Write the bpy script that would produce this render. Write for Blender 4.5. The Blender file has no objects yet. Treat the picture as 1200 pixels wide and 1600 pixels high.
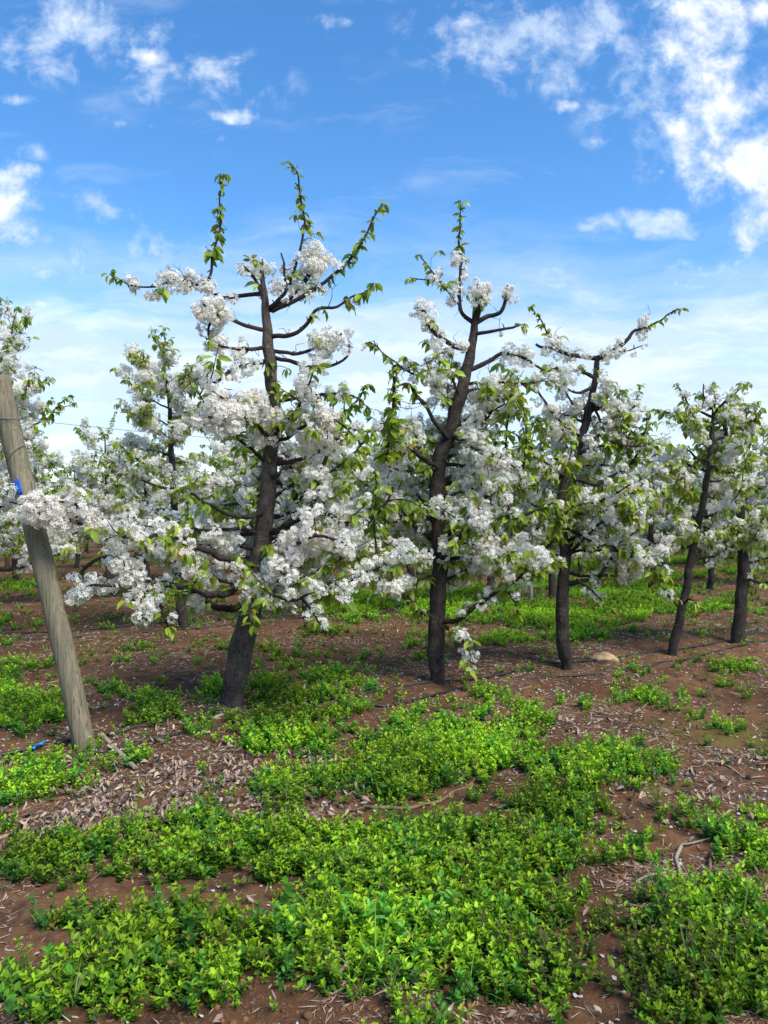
import bpy, math, random
import numpy as np
from mathutils import Vector

rng = np.random.default_rng(11)
random.seed(5)
scene = bpy.context.scene
COL = scene.collection

# ------------------------------------------------------------------ camera
F, CX, CY, EYE = 1155.0, 600.0, 800.0, 1.6      # focal length and centre in picture pixels, eye height in metres
cam_data = bpy.data.cameras.new("camera")
cam_data.sensor_fit = 'VERTICAL'
cam_data.sensor_height = 36.0
cam_data.lens = 36.0 * F / 1600.0
cam_data.clip_start = 0.05
cam_data.clip_end = 5000
cam = bpy.data.objects.new("camera", cam_data)
COL.objects.link(cam)
cam.location = (0, 0, EYE)
cam.rotation_euler = (math.radians(90), 0, 0)
scene.camera = cam

# ------------------------------------------------------------------ light
SUN_EL, SUN_AZ = math.radians(52), math.radians(136)    # azimuth clockwise from +Y (the way the camera looks)
SUN_STRENGTH, SKY_STRENGTH, EXPOSURE = 2.5, 0.112, 1.22
scene.view_settings.view_transform = 'Standard'
scene.view_settings.look = 'None'
scene.view_settings.exposure = EXPOSURE
scene.view_settings.gamma = 1.0
sd = bpy.data.lights.new("sun", 'SUN')
sd.energy = SUN_STRENGTH
sd.angle = math.radians(28.0)
sd.color = (1.0, 0.955, 0.88)
sun = bpy.data.objects.new("sun", sd)
COL.objects.link(sun)
to_sun = Vector((math.sin(SUN_AZ) * math.cos(SUN_EL), math.cos(SUN_AZ) * math.cos(SUN_EL), math.sin(SUN_EL)))
sun.rotation_euler = to_sun.to_track_quat('Z', 'Y').to_euler()
sun.location = to_sun * 40


class NT:
    """small helper to write node trees"""
    def __init__(self, tree):
        self.t = tree
        self.n = tree.nodes
        self.l = tree.links

    def node(self, kind, **kw):
        nd = self.n.new(kind)
        for k, v in kw.items():
            setattr(nd, k, v)
        return nd

    def put(self, sock, v):
        if v is None:
            return
        if isinstance(v, (int, float, tuple, list)):
            sock.default_value = v
        else:
            self.l.new(v, sock)

    def math(self, op, a, b=None, c=None, clamp=False):
        nd = self.node('ShaderNodeMath', operation=op, use_clamp=clamp)
        for s, v in zip(nd.inputs, (a, b, c)):
            self.put(s, v)
        return nd.outputs[0]

    def vmath(self, op, a, b=None, out=0):
        nd = self.node('ShaderNodeVectorMath', operation=op)
        self.put(nd.inputs[0], a)
        if b is not None:
            self.put(nd.inputs[1], b)
        return nd.outputs[out]

    def noise(self, vec, scale, detail=4, rough=0.55, dist=0.0, out='Fac'):
        nd = self.node('ShaderNodeTexNoise')
        self.put(nd.inputs['Vector'], vec)
        nd.inputs['Scale'].default_value = scale
        nd.inputs['Detail'].default_value = detail
        nd.inputs['Roughness'].default_value = rough
        nd.inputs['Distortion'].default_value = dist
        return nd.outputs[out]

    def ramp(self, v, a, b, lo=0.0, hi=1.0, smooth=True):
        nd = self.node('ShaderNodeMapRange', interpolation_type='SMOOTHSTEP' if smooth else 'LINEAR')
        nd.clamp = True if not smooth else nd.clamp
        self.put(nd.inputs[0], v)
        for i, x in enumerate((a, b, lo, hi)):
            nd.inputs[1 + i].default_value = x
        return nd.outputs[0]

    def mix(self, f, a, b):
        nd = self.node('ShaderNodeMix', data_type='RGBA')
        self.put(nd.inputs[0], f)
        self.put(nd.inputs[6], a)
        self.put(nd.inputs[7], b)
        return nd.outputs[2]


def c4(c):
    return (c[0], c[1], c[2], 1.0)


# ------------------------------------------------------------------ world: physical sky with clouds
world = bpy.data.worlds.new("World")
scene.world = world
world.use_nodes = True
W = NT(world.node_tree)
W.n.clear()
sky = W.node('ShaderNodeTexSky', sky_type='NISHITA')
sky.sun_disc = False
sky.sun_elevation = SUN_EL
sky.sun_rotation = SUN_AZ
sky.altitude = 400
sky.air_density = 1.0
sky.dust_density = 0.4
sky.ozone_density = 2.5
hs = W.node('ShaderNodeHueSaturation')
hs.inputs['Saturation'].default_value = 1.27
hs.inputs['Value'].default_value = 1.0
W.l.new(sky.outputs[0], hs.inputs['Color'])
tc = W.node('ShaderNodeTexCoord')
sep = W.node('ShaderNodeSeparateXYZ')
W.l.new(tc.outputs['Generated'], sep.inputs[0])
dy = W.math('MAXIMUM', W.math('ABSOLUTE', sep.outputs[1]), 0.12)
su = W.math('DIVIDE', sep.outputs[0], dy)          # sky position east-west and upward, as slopes
sv = W.math('DIVIDE', sep.outputs[2], dy)
cmb = W.node('ShaderNodeCombineXYZ')
W.put(cmb.inputs[0], su)
W.put(cmb.inputs[1], sv)
p0 = cmb.outputs[0]
warp = W.noise(p0, 6.0, 5, 0.6, out='Color')
warp = W.vmath('SUBTRACT', warp, (0.5, 0.5, 0.5))
p1 = W.vmath('ADD', p0, W.vmath('MULTIPLY', warp, (0.075, 0.05, 0.0)))
warp2 = W.vmath('SUBTRACT', W.noise(p0, 26.0, 4, 0.6, out='Color'), (0.5, 0.5, 0.5))
p1 = W.vmath('ADD', p1, W.vmath('MULTIPLY', warp2, (0.022, 0.014, 0.0)))


def sky_blob(px, py, rx, ry, amp=1.0):
    c = ((px - CX) / F, (CY - py) / F, 0)
    q = W.vmath('MULTIPLY', W.vmath('SUBTRACT', p1, c), (F / rx, F / ry, 0))
    ln = W.vmath('LENGTH', q, out=1)
    return W.ramp(ln, 1.75, 0.0, 0.0, amp)


def max_of(lst):
    r = lst[0]
    for x in lst[1:]:
        r = W.math('MAXIMUM', r, x)
    return r


mass = max_of([sky_blob(*b) for b in (
    (1090, 60, 90, 80, 1.0), (1110, 165, 80, 80, 1.1), (1150, 250, 95, 75, 1.2), (1195, 340, 60, 70, 1.1), (1075, 10, 55, 50), (1060, 70, 55, 45), (1092, 130, 62, 45), (1050, 195, 50, 26, .9), (1135, 235, 72, 40),
    (1180, 285, 60, 45), (1205, 350, 40, 45), (1170, 20, 70, 22, .75), (0, 315, 66, 56, 1.25))])
puffs = max_of([sky_blob(*b) for b in (
    (350, 112, 55, 26, .95), (375, 180, 34, 12, .9), (220, 84, 42, 14, .9), (195, 184, 52, 9, .8), (25, 160, 30, 9, .8),
    (125, 25, 40, 32, .75), (345, 215, 14, 7, .7), (225, 134, 20, 8, .6),
    (945, 222, 26, 9, .8), (890, 162, 22, 9, .8), (1035, 268, 10, 6, .8), (1070, 447, 30, 10, .85),
    (60, 480, 140, 12, .75), (735, 35, 45, 45, .7))])
wisp = max_of([sky_blob(*b) for b in (
    (880, 60, 210, 75, .95), (950, 110, 90, 40, .75), (110, 60, 170, 65, .85), (1080, 150, 150, 130, .8), (320, 130, 140, 60, .45), (1010, 350, 130, 22, .75),
    (1000, 430, 260, 22, .6), (200, 395, 200, 60, .55), (20, 240, 60, 16, .5), (515, 38, 30, 12, .5), (110, 330, 110, 40, .5))])
n_big = W.noise(p0, 14.0, 8, 0.62, 0.3)
n_fine = W.noise(p0, 42.0, 7, 0.6)
nz = W.math('ADD', W.math('MULTIPLY', n_big, 0.8), W.math('MULTIPLY', n_fine, 0.2))
def eroded(blob, k, a, b, top):
    nn = W.math('MULTIPLY', W.math('MULTIPLY', W.math('SUBTRACT', nz, 0.5), k), W.ramp(blob, 0.0, 0.35))
    return W.ramp(W.math('ADD', blob, nn), a, b, 0, top)


pd = W.math('MAXIMUM', eroded(mass, 4.2, 0.15, 1.4, 0.96), eroded(puffs, 5.2, 0.2, 1.75, 0.95))
wd = eroded(wisp, 5.5, 0.15, 1.6, 0.75)
# the low bank of veil cloud: streaks drawn out sideways, thinning upward, a clear strip over the horizon
ps = W.vmath('MULTIPLY', p1, (1.0, 4.2, 1.0))
n_st = W.noise(ps, 4.2, 7, 0.58, 0.4)
bank = W.ramp(sv, 0.375, 0.215)
clear = W.ramp(sv, 0.045, 0.085)
bk = W.math('MULTIPLY', W.ramp(W.math('ADD', W.math('MULTIPLY', bank, 0.85), W.math('MULTIPLY', W.math('SUBTRACT', n_st, 0.5), 1.7)), 0.05, 0.95, 0, 0.86), clear)
veil = W.math('MULTIPLY', W.ramp(W.math('ADD', W.ramp(sv, 0.52, 0.25), W.math('MULTIPLY', W.math('SUBTRACT', n_st, 0.5), 1.6)), 0.3, 1.3, 0, 0.45), clear)
dens = W.math('MAXIMUM', W.math('MAXIMUM', pd, wd), W.math('MAXIMUM', bk, veil))
dens = W.math('MULTIPLY', dens, W.ramp(sep.outputs[2], 0.0, 0.03))
shade = W.noise(W.vmath('ADD', ps, (0.02, -0.05, 3.0)), 7.0, 6, 0.6)
cloud_col = W.mix(W.ramp(shade, 0.42, 0.66), c4((2.9, 3.5, 4.3)), c4((3.9, 4.25, 4.75)))
bg = W.node('ShaderNodeBackground')
bg.inputs[1].default_value = SKY_STRENGTH
cloud_col = W.mix(W.math('MULTIPLY', pd, 0.8), cloud_col, W.mix(W.ramp(n_fine, 0.38, 0.62), c4((3.7, 3.95, 4.35)), c4((4.6, 4.7, 4.85))))
W.put(bg.inputs[0], W.mix(dens, hs.outputs[0], cloud_col))
wo = W.node('ShaderNodeOutputWorld')
W.l.new(bg.outputs[0], wo.inputs[0])

# ------------------------------------------------------------------ helpers: noise, ground shape, pixels to points
_perm = np.random.default_rng(3).random(4096)


def vnoise(x, y, seed=0):
    xi = np.floor(x).astype(np.int64)
    yi = np.floor(y).astype(np.int64)
    fx = x - xi
    fy = y - yi
    fx = fx * fx * (3 - 2 * fx)
    fy = fy * fy * (3 - 2 * fy)

    def h(a, b):
        return _perm[((a * 73856093) ^ (b * 19349663) ^ (seed * 83492791 + 12345)) & 4095]
    return (h(xi, yi) * (1 - fx) + h(xi + 1, yi) * fx) * (1 - fy) + (h(xi, yi + 1) * (1 - fx) + h(xi + 1, yi + 1) * fx) * fy - 0.5


def fbm(x, y, scale, octs=3, seed=0, gain=0.5):
    r, a, s = 0.0, 1.0, 1.0 / scale
    for i in range(octs):
        r = r + a * vnoise(x * s + 17.3 * i, y * s + 9.1 * i, seed + i)
        a *= gain
        s *= 2.03
    return r


ROW_SLOPE, ROW_Y0, ROW_STEP = 0.553, 6.76, 4.57


def height(x, y):
    x = np.asarray(x, float)
    y = np.asarray(y, float)
    near = np.exp(-(np.maximum(y - 12, 0) / 25.0) ** 2)
    h = 0.06 * fbm(x, y, 1.3, 2, 5) + near * (0.035 * fbm(x, y, 0.33, 3, 9) + 0.024 * fbm(x, y, 0.085, 2, 21))
    d = (y - ROW_Y0 - ROW_SLOPE * x) / ROW_STEP
    k = d - np.round(d)
    return h + 0.055 * np.exp(-(k * ROW_STEP / 1.15 / 0.75) ** 2)


def G(px, py):
    """ground point seen at a picture pixel"""
    z = 0.0
    for _ in range(6):
        Y = (EYE - z) * F / (py - CY)
        X = (px - CX) / F * Y
        z = float(height(X, Y))
    return np.array([X, Y, z])


def P(px, py, Y):
    return np.array([(px - CX) / F * Y, Y, EYE + (CY - py) / F * Y])


# ------------------------------------------------------------------ helpers: meshes
class Acc:
    """collects polygons as arrays, then becomes ONE mesh"""
    def __init__(self):
        self.v, self.loops, self.sizes, self.cols, self.mats, self.n = [], [], [], [], [], 0

    def add(self, verts, loops, sizes, cols=None, mat=0):
        verts = np.asarray(verts, np.float32).reshape(-1, 3)
        loops = np.asarray(loops, np.int32).ravel()
        sizes = np.asarray(sizes, np.int32).ravel()
        if cols is None:
            cols = np.ones((len(verts), 3), np.float32)
        cols = np.broadcast_to(np.asarray(cols, np.float32), (len(verts), 3))
        self.v.append(verts)
        self.loops.append(loops + self.n)
        self.sizes.append(sizes)
        self.cols.append(cols)
        self.mats.append(np.full(len(sizes), mat, np.int32))
        self.n += len(verts)

    def inst(self, T, pos, R, scale, cols, mat=0):
        """many copies of template T: pos (N,3), R (N,3,3) columns = axes, scale (N,), cols (N,nv,3)"""
        V, L, S = T
        N = len(pos)
        if N == 0:
            return
        vv = np.einsum('nij,vj->nvi', R, V) * np.asarray(scale)[:, None, None] + pos[:, None, :]
        ll = (L[None, :] + (np.arange(N) * len(V))[:, None]).ravel()
        self.add(vv.reshape(-1, 3), ll, np.tile(S, N), cols.reshape(-1, 3), mat)

    def mesh(self, name, mats, smooth=True):
        me = bpy.data.meshes.new(name)
        if self.v:
            v = np.concatenate(self.v)
            lo = np.concatenate(self.loops)
            sz = np.concatenate(self.sizes)
            co = np.concatenate(self.cols)
            mi = np.concatenate(self.mats)
            me.vertices.add(len(v))
            me.vertices.foreach_set('co', v.ravel())
            me.loops.add(len(lo))
            me.loops.foreach_set('vertex_index', lo)
            me.polygons.add(len(sz))
            me.polygons.foreach_set('loop_start', np.concatenate(([0], np.cumsum(sz)[:-1])).astype(np.int32))
            me.update(calc_edges=True)
            me.polygons.foreach_set('material_index', mi)
            me.polygons.foreach_set('use_smooth', np.full(len(sz), smooth))
            at = me.attributes.new('tone', 'FLOAT_COLOR', 'POINT')
            at.data.foreach_set('color', np.concatenate([co, np.ones((len(co), 1), np.float32)], 1).ravel())
        for m in mats:
            me.materials.append(m)
        me.update()
        return me


def link(name, me, parent=None, loc=None):
    o = bpy.data.objects.new(name, me)
    COL.objects.link(o)
    if parent is not None:
        o.parent = parent
    if loc is not None:
        o.location = loc
    return o


def tag(o, label=None, cat=None, group=None, kind=None):
    if label:
        o['label'] = label
    if cat:
        o['category'] = cat
    if group:
        o['group'] = group
    if kind:
        o['kind'] = kind
    return o


def unit(a):
    a = np.asarray(a, float)
    return a / np.maximum(np.linalg.norm(a, axis=-1, keepdims=True), 1e-9)


def frames_z(n, spin):
    """rotation matrices whose z column is n"""
    n = unit(n)
    ref = np.where(np.abs(n[:, 2:3]) < 0.9, np.array([[0, 0, 1.0]]), np.array([[1.0, 0, 0]]))
    x = unit(np.cross(ref, n))
    y = np.cross(n, x)
    c, s = np.cos(spin)[:, None], np.sin(spin)[:, None]
    return np.stack([x * c + y * s, -x * s + y * c, n], axis=2)


def frames_x(d, roll):
    """rotation matrices whose x column is d and whose z column looks up, turned by roll"""
    d = unit(d)
    ref = np.where(np.abs(d[:, 2:3]) < 0.97, np.array([[0, 0, 1.0]]), np.array([[0, 1.0, 0]]))
    y = unit(np.cross(ref, d))
    z = np.cross(d, y)
    c, s = np.cos(roll)[:, None], np.sin(roll)[:, None]
    return np.stack([d, y * c + z * s, -y * s + z * c], axis=2)


def rand_dirs(n):
    return unit(rng.normal(size=(n, 3)))


def smooth_path(pts, rad, step=0.03, wob=0.0, seed=0):
    """Catmull-Rom through pts with radii; returns points, radii"""
    p = np.asarray(pts, float)
    r = np.asarray(rad, float)
    a = np.vstack([2 * p[0] - p[1], p, 2 * p[-1] - p[-2]])
    out, ro = [], []
    for i in range(len(p) - 1):
        p0_, p1_, p2_, p3_ = a[i:i + 4]
        n = max(2, int(np.linalg.norm(p2_ - p1_) / step))
        t = np.linspace(0, 1, n, endpoint=False)[:, None]
        out.append(0.5 * (2 * p1_ + (p2_ - p0_) * t + (2 * p0_ - 5 * p1_ + 4 * p2_ - p3_) * t ** 2 + (3 * p1_ - p0_ - 3 * p2_ + p3_) * t ** 3))
        ro.append(r[i] + (r[i + 1] - r[i]) * t[:, 0])
    out.append(p[-1:])
    ro.append(r[-1:])
    o, ro = np.vstack(out), np.concatenate(ro)
    if wob:
        k = np.arange(len(o)) * step
        f = np.minimum(1, k / 0.1)[:, None]
        o = o + f * wob * np.stack([fbm(k, k * 0 + seed + j * 7.7, 0.14, 2, 31 + j) for j in range(3)], 1)
    return o, ro


def tube(acc, pts, rad, seg=8, rough=0.0, cols=None, mat=0, cap=True, seed=0):
    n = len(pts)
    t = unit(np.gradient(pts, axis=0))
    ref = np.array([0, 0, 1.0]) if abs(t[0][2]) < 0.8 else np.array([1.0, 0, 0])
    nx = np.zeros_like(pts)
    v = unit(np.cross(ref, t[0]))
    for i in range(n):
        v = unit(v - t[i] * np.dot(v, t[i]))
        nx[i] = v
    ny = np.cross(t, nx)
    an = np.linspace(0, 2 * np.pi, seg, endpoint=False)
    rr = np.repeat(rad[:, None], seg, 1)
    if rough:
        ln = np.concatenate([[0], np.cumsum(np.linalg.norm(np.diff(pts, axis=0), axis=1))])
        A, L = np.meshgrid(np.cos(an) * 1.5 + seed, ln)
        B, _ = np.meshgrid(np.sin(an) * 1.5, ln)
        rr = rr * (1 + rough * (fbm(A + L * 4, B + L * 1.5, 0.9, 3, 41) + 0.9 * fbm(A * 2, L * 9 + B * 2, 0.8, 2, 45)))
    V = pts[:, None, :] + rr[..., None] * (np.cos(an)[None, :, None] * nx[:, None, :] + np.sin(an)[None, :, None] * ny[:, None, :])
    i = np.arange(n - 1)[:, None] * seg
    j = np.arange(seg)[None, :]
    j2 = (j + 1) % seg
    L = np.stack([i + j, i + j2, i + seg + j2, i + seg + j], 2).reshape(-1)
    S = np.full((n - 1) * seg, 4)
    L = list(L)
    S = list(S)
    if cap:
        L += list(range((n - 1) * seg, n * seg)) + list(range(seg - 1, -1, -1))
        S += [seg, seg]
    acc.add(V.reshape(-1, 3), L, S, cols, mat)


def template(verts, faces):
    L = np.array([i for f in faces for i in f], np.int32)
    S = np.array([len(f) for f in faces], np.int32)
    return np.array(verts, float), L, S


# ------------------------------------------------------------------ materials
def new_mat(name):
    m = bpy.data.materials.new(name)
    m.use_nodes = True
    t = NT(m.node_tree)
    t.n.clear()
    out = t.node('ShaderNodeOutputMaterial')
    return m, t, out


def principled(t, rough=0.7, spec=0.3):
    b = t.node('ShaderNodeBsdfPrincipled')
    b.inputs['Roughness'].default_value = rough
    b.inputs['Specular IOR Level'].default_value = spec
    return b


def leaf_mat(name, trans=0.35, rough=0.42, spec=0.35, tint=(1.25, 1.15, 0.6)):
    m, t, out = new_mat(name)
    a = t.node('ShaderNodeAttribute', attribute_name='tone')
    geo = t.node('ShaderNodeNewGeometry')
    nz_ = t.noise(geo.outputs['Position'], 60.0, 3, 0.6)
    col = t.mix(t.ramp(nz_, 0.35, 0.7, 0, 0.35), a.outputs['Color'], t.vmath('MULTIPLY', a.outputs['Color'], (0.7, 0.8, 0.7)))
    b = principled(t, rough, spec)
    t.put(b.inputs['Base Color'], col)
    tr = t.node('ShaderNodeBsdfTranslucent')
    t.put(tr.inputs[0], t.vmath('MULTIPLY', col, tint))
    mx = t.node('ShaderNodeMixShader')
    mx.inputs[0].default_value = trans
    t.l.new(b.outputs[0], mx.inputs[1])
    t.l.new(tr.outputs[0], mx.inputs[2])
    t.l.new(mx.outputs[0], out.inputs[0])
    return m


M_PETAL = leaf_mat('blossom_petals', 0.48, 0.75, 0.1, (1.0, 1.0, 0.98))
M_LEAF = leaf_mat('cherry_leaf', 0.42, 0.38, 0.4, (1.35, 1.15, 0.5))
M_HERB = leaf_mat('herb_leaf', 0.38, 0.45, 0.22, (1.2, 1.2, 0.4))
M_DRY = leaf_mat('dry_leaf', 0.12, 0.85, 0.1, (1.1, 1.0, 0.8))


def bark_mat(name, dark, mid, light):
    m, t, out = new_mat(name)
    tcn = t.node('ShaderNodeTexCoord')
    ob = tcn.outputs['Object']
    ring = t.noise(t.vmath('MULTIPLY', ob, (9, 9, 26)), 1.0, 6, 0.7, 1.6)
    crack = t.noise(t.vmath('MULTIPLY', ob, (34, 34, 9)), 1.0, 5, 0.7, 1.2)
    blot = t.noise(ob, 6.0, 6, 0.65, 0.8)
    fine = t.noise(ob, 110.0, 4, 0.65)
    col = t.mix(t.ramp(blot, 0.36, 0.64), c4(dark), c4(mid))
    col = t.mix(t.ramp(ring, 0.55, 0.72, 0, 0.7), col, c4(light))
    col = t.mix(t.ramp(t.noise(ob, 17.0, 5, 0.7), 0.6, 0.72, 0, 0.55), col, c4([x * 1.15 for x in light]))
    col = t.mix(t.ramp(crack, 0.36, 0.47, 0.85, 0), col, c4([x * 0.35 for x in dark]))
    col = t.mix(t.ramp(fine, 0.3, 0.55, 0.45, 0), col, c4([x * 0.45 for x in dark]))
    b = principled(t, 0.8, 0.25)
    t.put(b.inputs['Base Color'], col)
    bp = t.node('ShaderNodeBump')
    bp.inputs['Strength'].default_value = 1.0
    bp.inputs['Distance'].default_value = 0.02
    t.put(bp.inputs['Height'], t.math('ADD', t.math('MULTIPLY', ring, 0.6), t.math('ADD', t.math('MULTIPLY', crack, 0.9), t.math('MULTIPLY', fine, 0.4))))
    t.l.new(bp.outputs[0], b.inputs['Normal'])
    t.l.new(b.outputs[0], out.inputs[0])
    return m


M_BARK = bark_mat('cherry_bark', (0.026, 0.020, 0.017), (0.07, 0.054, 0.045), (0.16, 0.13, 0.108))
M_BARK_GREY = bark_mat('grey_bark', (0.052, 0.04, 0.032), (0.125, 0.096, 0.077), (0.24, 0.20, 0.165))
M_TWIG = bark_mat('branch_bark', (0.024, 0.018, 0.016), (0.055, 0.042, 0.036), (0.10, 0.08, 0.068))


def simple_mat(name, col, rough=0.6, var=0.25, scale=20.0, stretch=(1, 1, 1), spec=0.3, bump=0.0):
    m, t, out = new_mat(name)
    tcn = t.node('ShaderNodeTexCoord')
    n = t.noise(t.vmath('MULTIPLY', tcn.outputs['Object'], stretch), scale, 5, 0.6)
    b = principled(t, rough, spec)
    t.put(b.inputs['Base Color'], t.mix(t.ramp(n, 0.3, 0.7), c4([c * (1 - var) for c in col]), c4([min(1, c * (1 + var)) for c in col])))
    if bump:
        bp = t.node('ShaderNodeBump')
        bp.inputs['Strength'].default_value = bump
        bp.inputs['Distance'].default_value = 0.01
        t.put(bp.inputs['Height'], n)
        t.l.new(bp.outputs[0], b.inputs['Normal'])
    t.l.new(b.outputs[0], out.inputs[0])
    return m


def attr_mat(name, rough=0.85, spec=0.15):
    m, t, out = new_mat(name)
    a = t.node('ShaderNodeAttribute', attribute_name='tone')
    geo = t.node('ShaderNodeNewGeometry')
    n = t.noise(geo.outputs['Position'], 70.0, 3, 0.6)
    b = principled(t, rough, spec)
    t.put(b.inputs['Base Color'], t.mix(t.ramp(n, 0.35, 0.7, 0, 0.5), a.outputs['Color'], t.vmath('MULTIPLY', a.outputs['Color'], (0.55, 0.55, 0.55))))
    t.l.new(b.outputs[0], out.inputs[0])
    return m


M_LITTER = attr_mat('litter')

# soil
M_SOIL, t_, out_ = new_mat('red_soil')
geo_ = t_.node('ShaderNodeNewGeometry')
po = geo_.outputs['Position']
n1 = t_.noise(po, 0.9, 5, 0.6)
n2 = t_.noise(po, 7.0, 6, 0.65, 0.5)
n3 = t_.noise(po, 55.0, 5, 0.65)
n4 = t_.noise(t_.vmath('MULTIPLY', po, (1, 2.2, 1)), 30.0, 4, 0.7, 1.2)
col_ = t_.mix(t_.ramp(n1, 0.35, 0.65), c4((0.082, 0.039, 0.018)), c4((0.16, 0.079, 0.036)))
col_ = t_.mix(t_.ramp(n2, 0.42, 0.66, 0, 0.85), col_, c4((0.05, 0.03, 0.019)))
col_ = t_.mix(t_.ramp(n3, 0.55, 0.8, 0, 0.65), col_, c4((0.22, 0.12, 0.07)))
col_ = t_.mix(t_.ramp(n4, 0.58, 0.70, 0, 0.75), col_, c4((0.25, 0.18, 0.13)))
am = t_.node('ShaderNodeAttribute', attribute_name='tone')
sepm = t_.node('ShaderNodeSeparateColor')
t_.l.new(am.outputs['Color'], sepm.inputs[0])
mossf = t_.math('MULTIPLY', sepm.outputs[0], t_.ramp(n2, 0.35, 0.6))
col_ = t_.mix(mossf, col_, c4((0.11, 0.10, 0.018)))
b_ = principled(t_, 0.92, 0.12)
t_.put(b_.inputs['Base Color'], col_)
bp_ = t_.node('ShaderNodeBump')
bp_.inputs['Strength'].default_value = 0.9
bp_.inputs['Distance'].default_value = 0.02
t_.put(bp_.inputs['Height'], t_.math('ADD', n2, t_.math('MULTIPLY', n3, 0.7)))
t_.l.new(bp_.outputs[0], b_.inputs['Normal'])
t_.l.new(b_.outputs[0], out_.inputs[0])

# ------------------------------------------------------------------ ground: one sheet to the horizon
def lines(lo, hi, fine, grow, far):
    a = list(np.arange(lo, hi, fine))
    s, x = fine, a[-1]
    while x < far:
        s *= grow
        x += s
        a.append(x)
    s, x, b = fine, lo, []
    while x > -far:
        s *= grow
        x -= s
        b.append(x)
    return np.array(b[::-1] + a)


xs = lines(-4.2, 5.2, 0.027, 1.06, 2500)
ys = lines(1.9, 8.6, 0.027, 1.05, 2500)
XX, YY = np.meshgrid(xs, ys)
ZZ = height(XX, YY)
fade = np.exp(-((np.hypot(XX, YY) / 120) ** 2))
ZZ = ZZ * fade
nx_, ny_ = len(xs), len(ys)
ia = np.arange(nx_ * ny_).reshape(ny_, nx_)
Lg = np.stack([ia[:-1, :-1], ia[:-1, 1:], ia[1:, 1:], ia[1:, :-1]], -1).reshape(-1)
moss = np.zeros(XX.shape)
mc = G(1120, 1150)
moss = np.exp(-(((XX - mc[0]) / 0.55) ** 2 + ((YY - mc[1]) / 0.35) ** 2))
cg = np.stack([moss.ravel()] * 3, 1)
ac = Acc()
ac.add(np.stack([XX.ravel(), YY.ravel(), ZZ.ravel()], 1), Lg, np.full((nx_ - 1) * (ny_ - 1), 4), cg)
ground = link('ground', ac.mesh('ground', [M_SOIL]))
tag(ground, 'red brown orchard soil', None, None, 'structure')

# ------------------------------------------------------------------ templates: flower, leaf
def flower_template(full=True):
    V, Fc, shade_ = [], [], []
    for k in range(5):
        a = 2 * math.pi * k / 5
        c, s = math.cos(a), math.sin(a)
        pr = [(0.10, 0, 0.02), (0.48, -0.31, 0.17), (0.92, -0.24, 0.22), (0.95, 0.22, 0.25), (0.50, 0.31, 0.20)] if full else \
             [(0.08, 0, 0.02), (0.62, -0.34, 0.2), (1.0, 0.0, 0.24), (0.62, 0.34, 0.2)]
        b = len(V)
        for (x, y, z) in pr:
            V.append((x * c - y * s, x * s + y * c, z))
            shade_.append(0)
        Fc.append(tuple(range(b, b + len(pr))))
    m = 5 if full else 3
    for zz, rr, tag_ in ((0.11, 0.17, 1), (-0.03, 0.2, 2)):
        b = len(V)
        for k in range(m):
            a = 2 * math.pi * (k + 0.5) / m
            V.append((rr * math.cos(a), rr * math.sin(a), zz))
            shade_.append(tag_)
        Fc.append(tuple(range(b, b + m)))
    return template(V, Fc), np.array(shade_)


FLOWER, FL_KIND = flower_template(True)
FLOWER_LO, FL_KIND_LO = flower_template(False)


def leaf_template(droop, fold, width):
    V = []
    for u in (0, 0.33, 0.7, 1.0):
        V.append((u * math.cos(droop * u * 0.6), 0, -droop * u * u * 0.55))
    for sgn in (1, -1):
        for u, w in ((0.28, 0.8), (0.65, 0.85)):
            V.append((u * math.cos(droop * u * 0.6), sgn * w * width, -droop * u * u * 0.55 + fold * w * width))
    Fc = [(0, 4, 1), (1, 4, 5, 2), (2, 5, 3), (0, 1, 6), (1, 2, 7, 6), (2, 3, 7)]
    Fc = [(0, 1, 4), (1, 2, 5, 4), (2, 3, 5), (0, 6, 1), (1, 6, 7, 2), (2, 7, 3)]
    return template(V, Fc)


LEAVES = [leaf_template(d, f, w) for d, f, w in ((0.6, 0.5, 0.22), (1.0, 0.35, 0.25), (1.3, 0.5, 0.21), (0.35, 0.4, 0.25))]


def add_flowers(acc, pos, nrm, size, lo=False, pink=None):
    n = len(pos)
    if n == 0:
        return
    T, K = (FLOWER_LO, FL_KIND_LO) if lo else (FLOWER, FL_KIND)
    tone = rng.uniform(0.86, 0.96, n)
    col = np.zeros((n, len(K), 3), np.float32)
    pk = np.zeros(n) if pink is None else np.clip(pink + rng.normal(0, 0.15, n), 0, 1)
    base = tone[:, None] * np.array([1.0, 0.975, 0.91]) * (1 - pk[:, None] * np.array([0.02, 0.14, 0.15]))
    col[:, K == 0] = base[:, None, :]
    ctr = np.where(rng.random((n, 1)) < 0.3 + pk[:, None] * 0.4, np.array([[0.30, 0.12, 0.06]]), np.array([[0.30, 0.27, 0.06]]))
    col[:, K == 1] = ctr[:, None, :]
    bk_ = np.where(rng.random((n, 1)) < 0.4, np.array([[0.20, 0.09, 0.05]]), np.array([[0.16, 0.19, 0.05]]))
    col[:, K == 2] = bk_[:, None, :]
    acc.inst(T, pos, frames_z(nrm, rng.uniform(0, 6.28, n)), size, col)


def leaf_cols(n, bronze=0.15, young=0.5):
    bronze *= 0.5
    y = np.clip(rng.normal(young, 0.28, n), 0, 1)[:, None]
    c = np.array([[0.105, 0.20, 0.022]]) * (1 - y) + np.array([[0.34, 0.45, 0.045]]) * y
    br = (rng.random(n) < bronze)[:, None]
    c = np.where(br, c * 0.55 + np.array([[0.15, 0.065, 0.018]]), c)
    return c * rng.uniform(0.8, 1.2, (n, 1))


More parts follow.
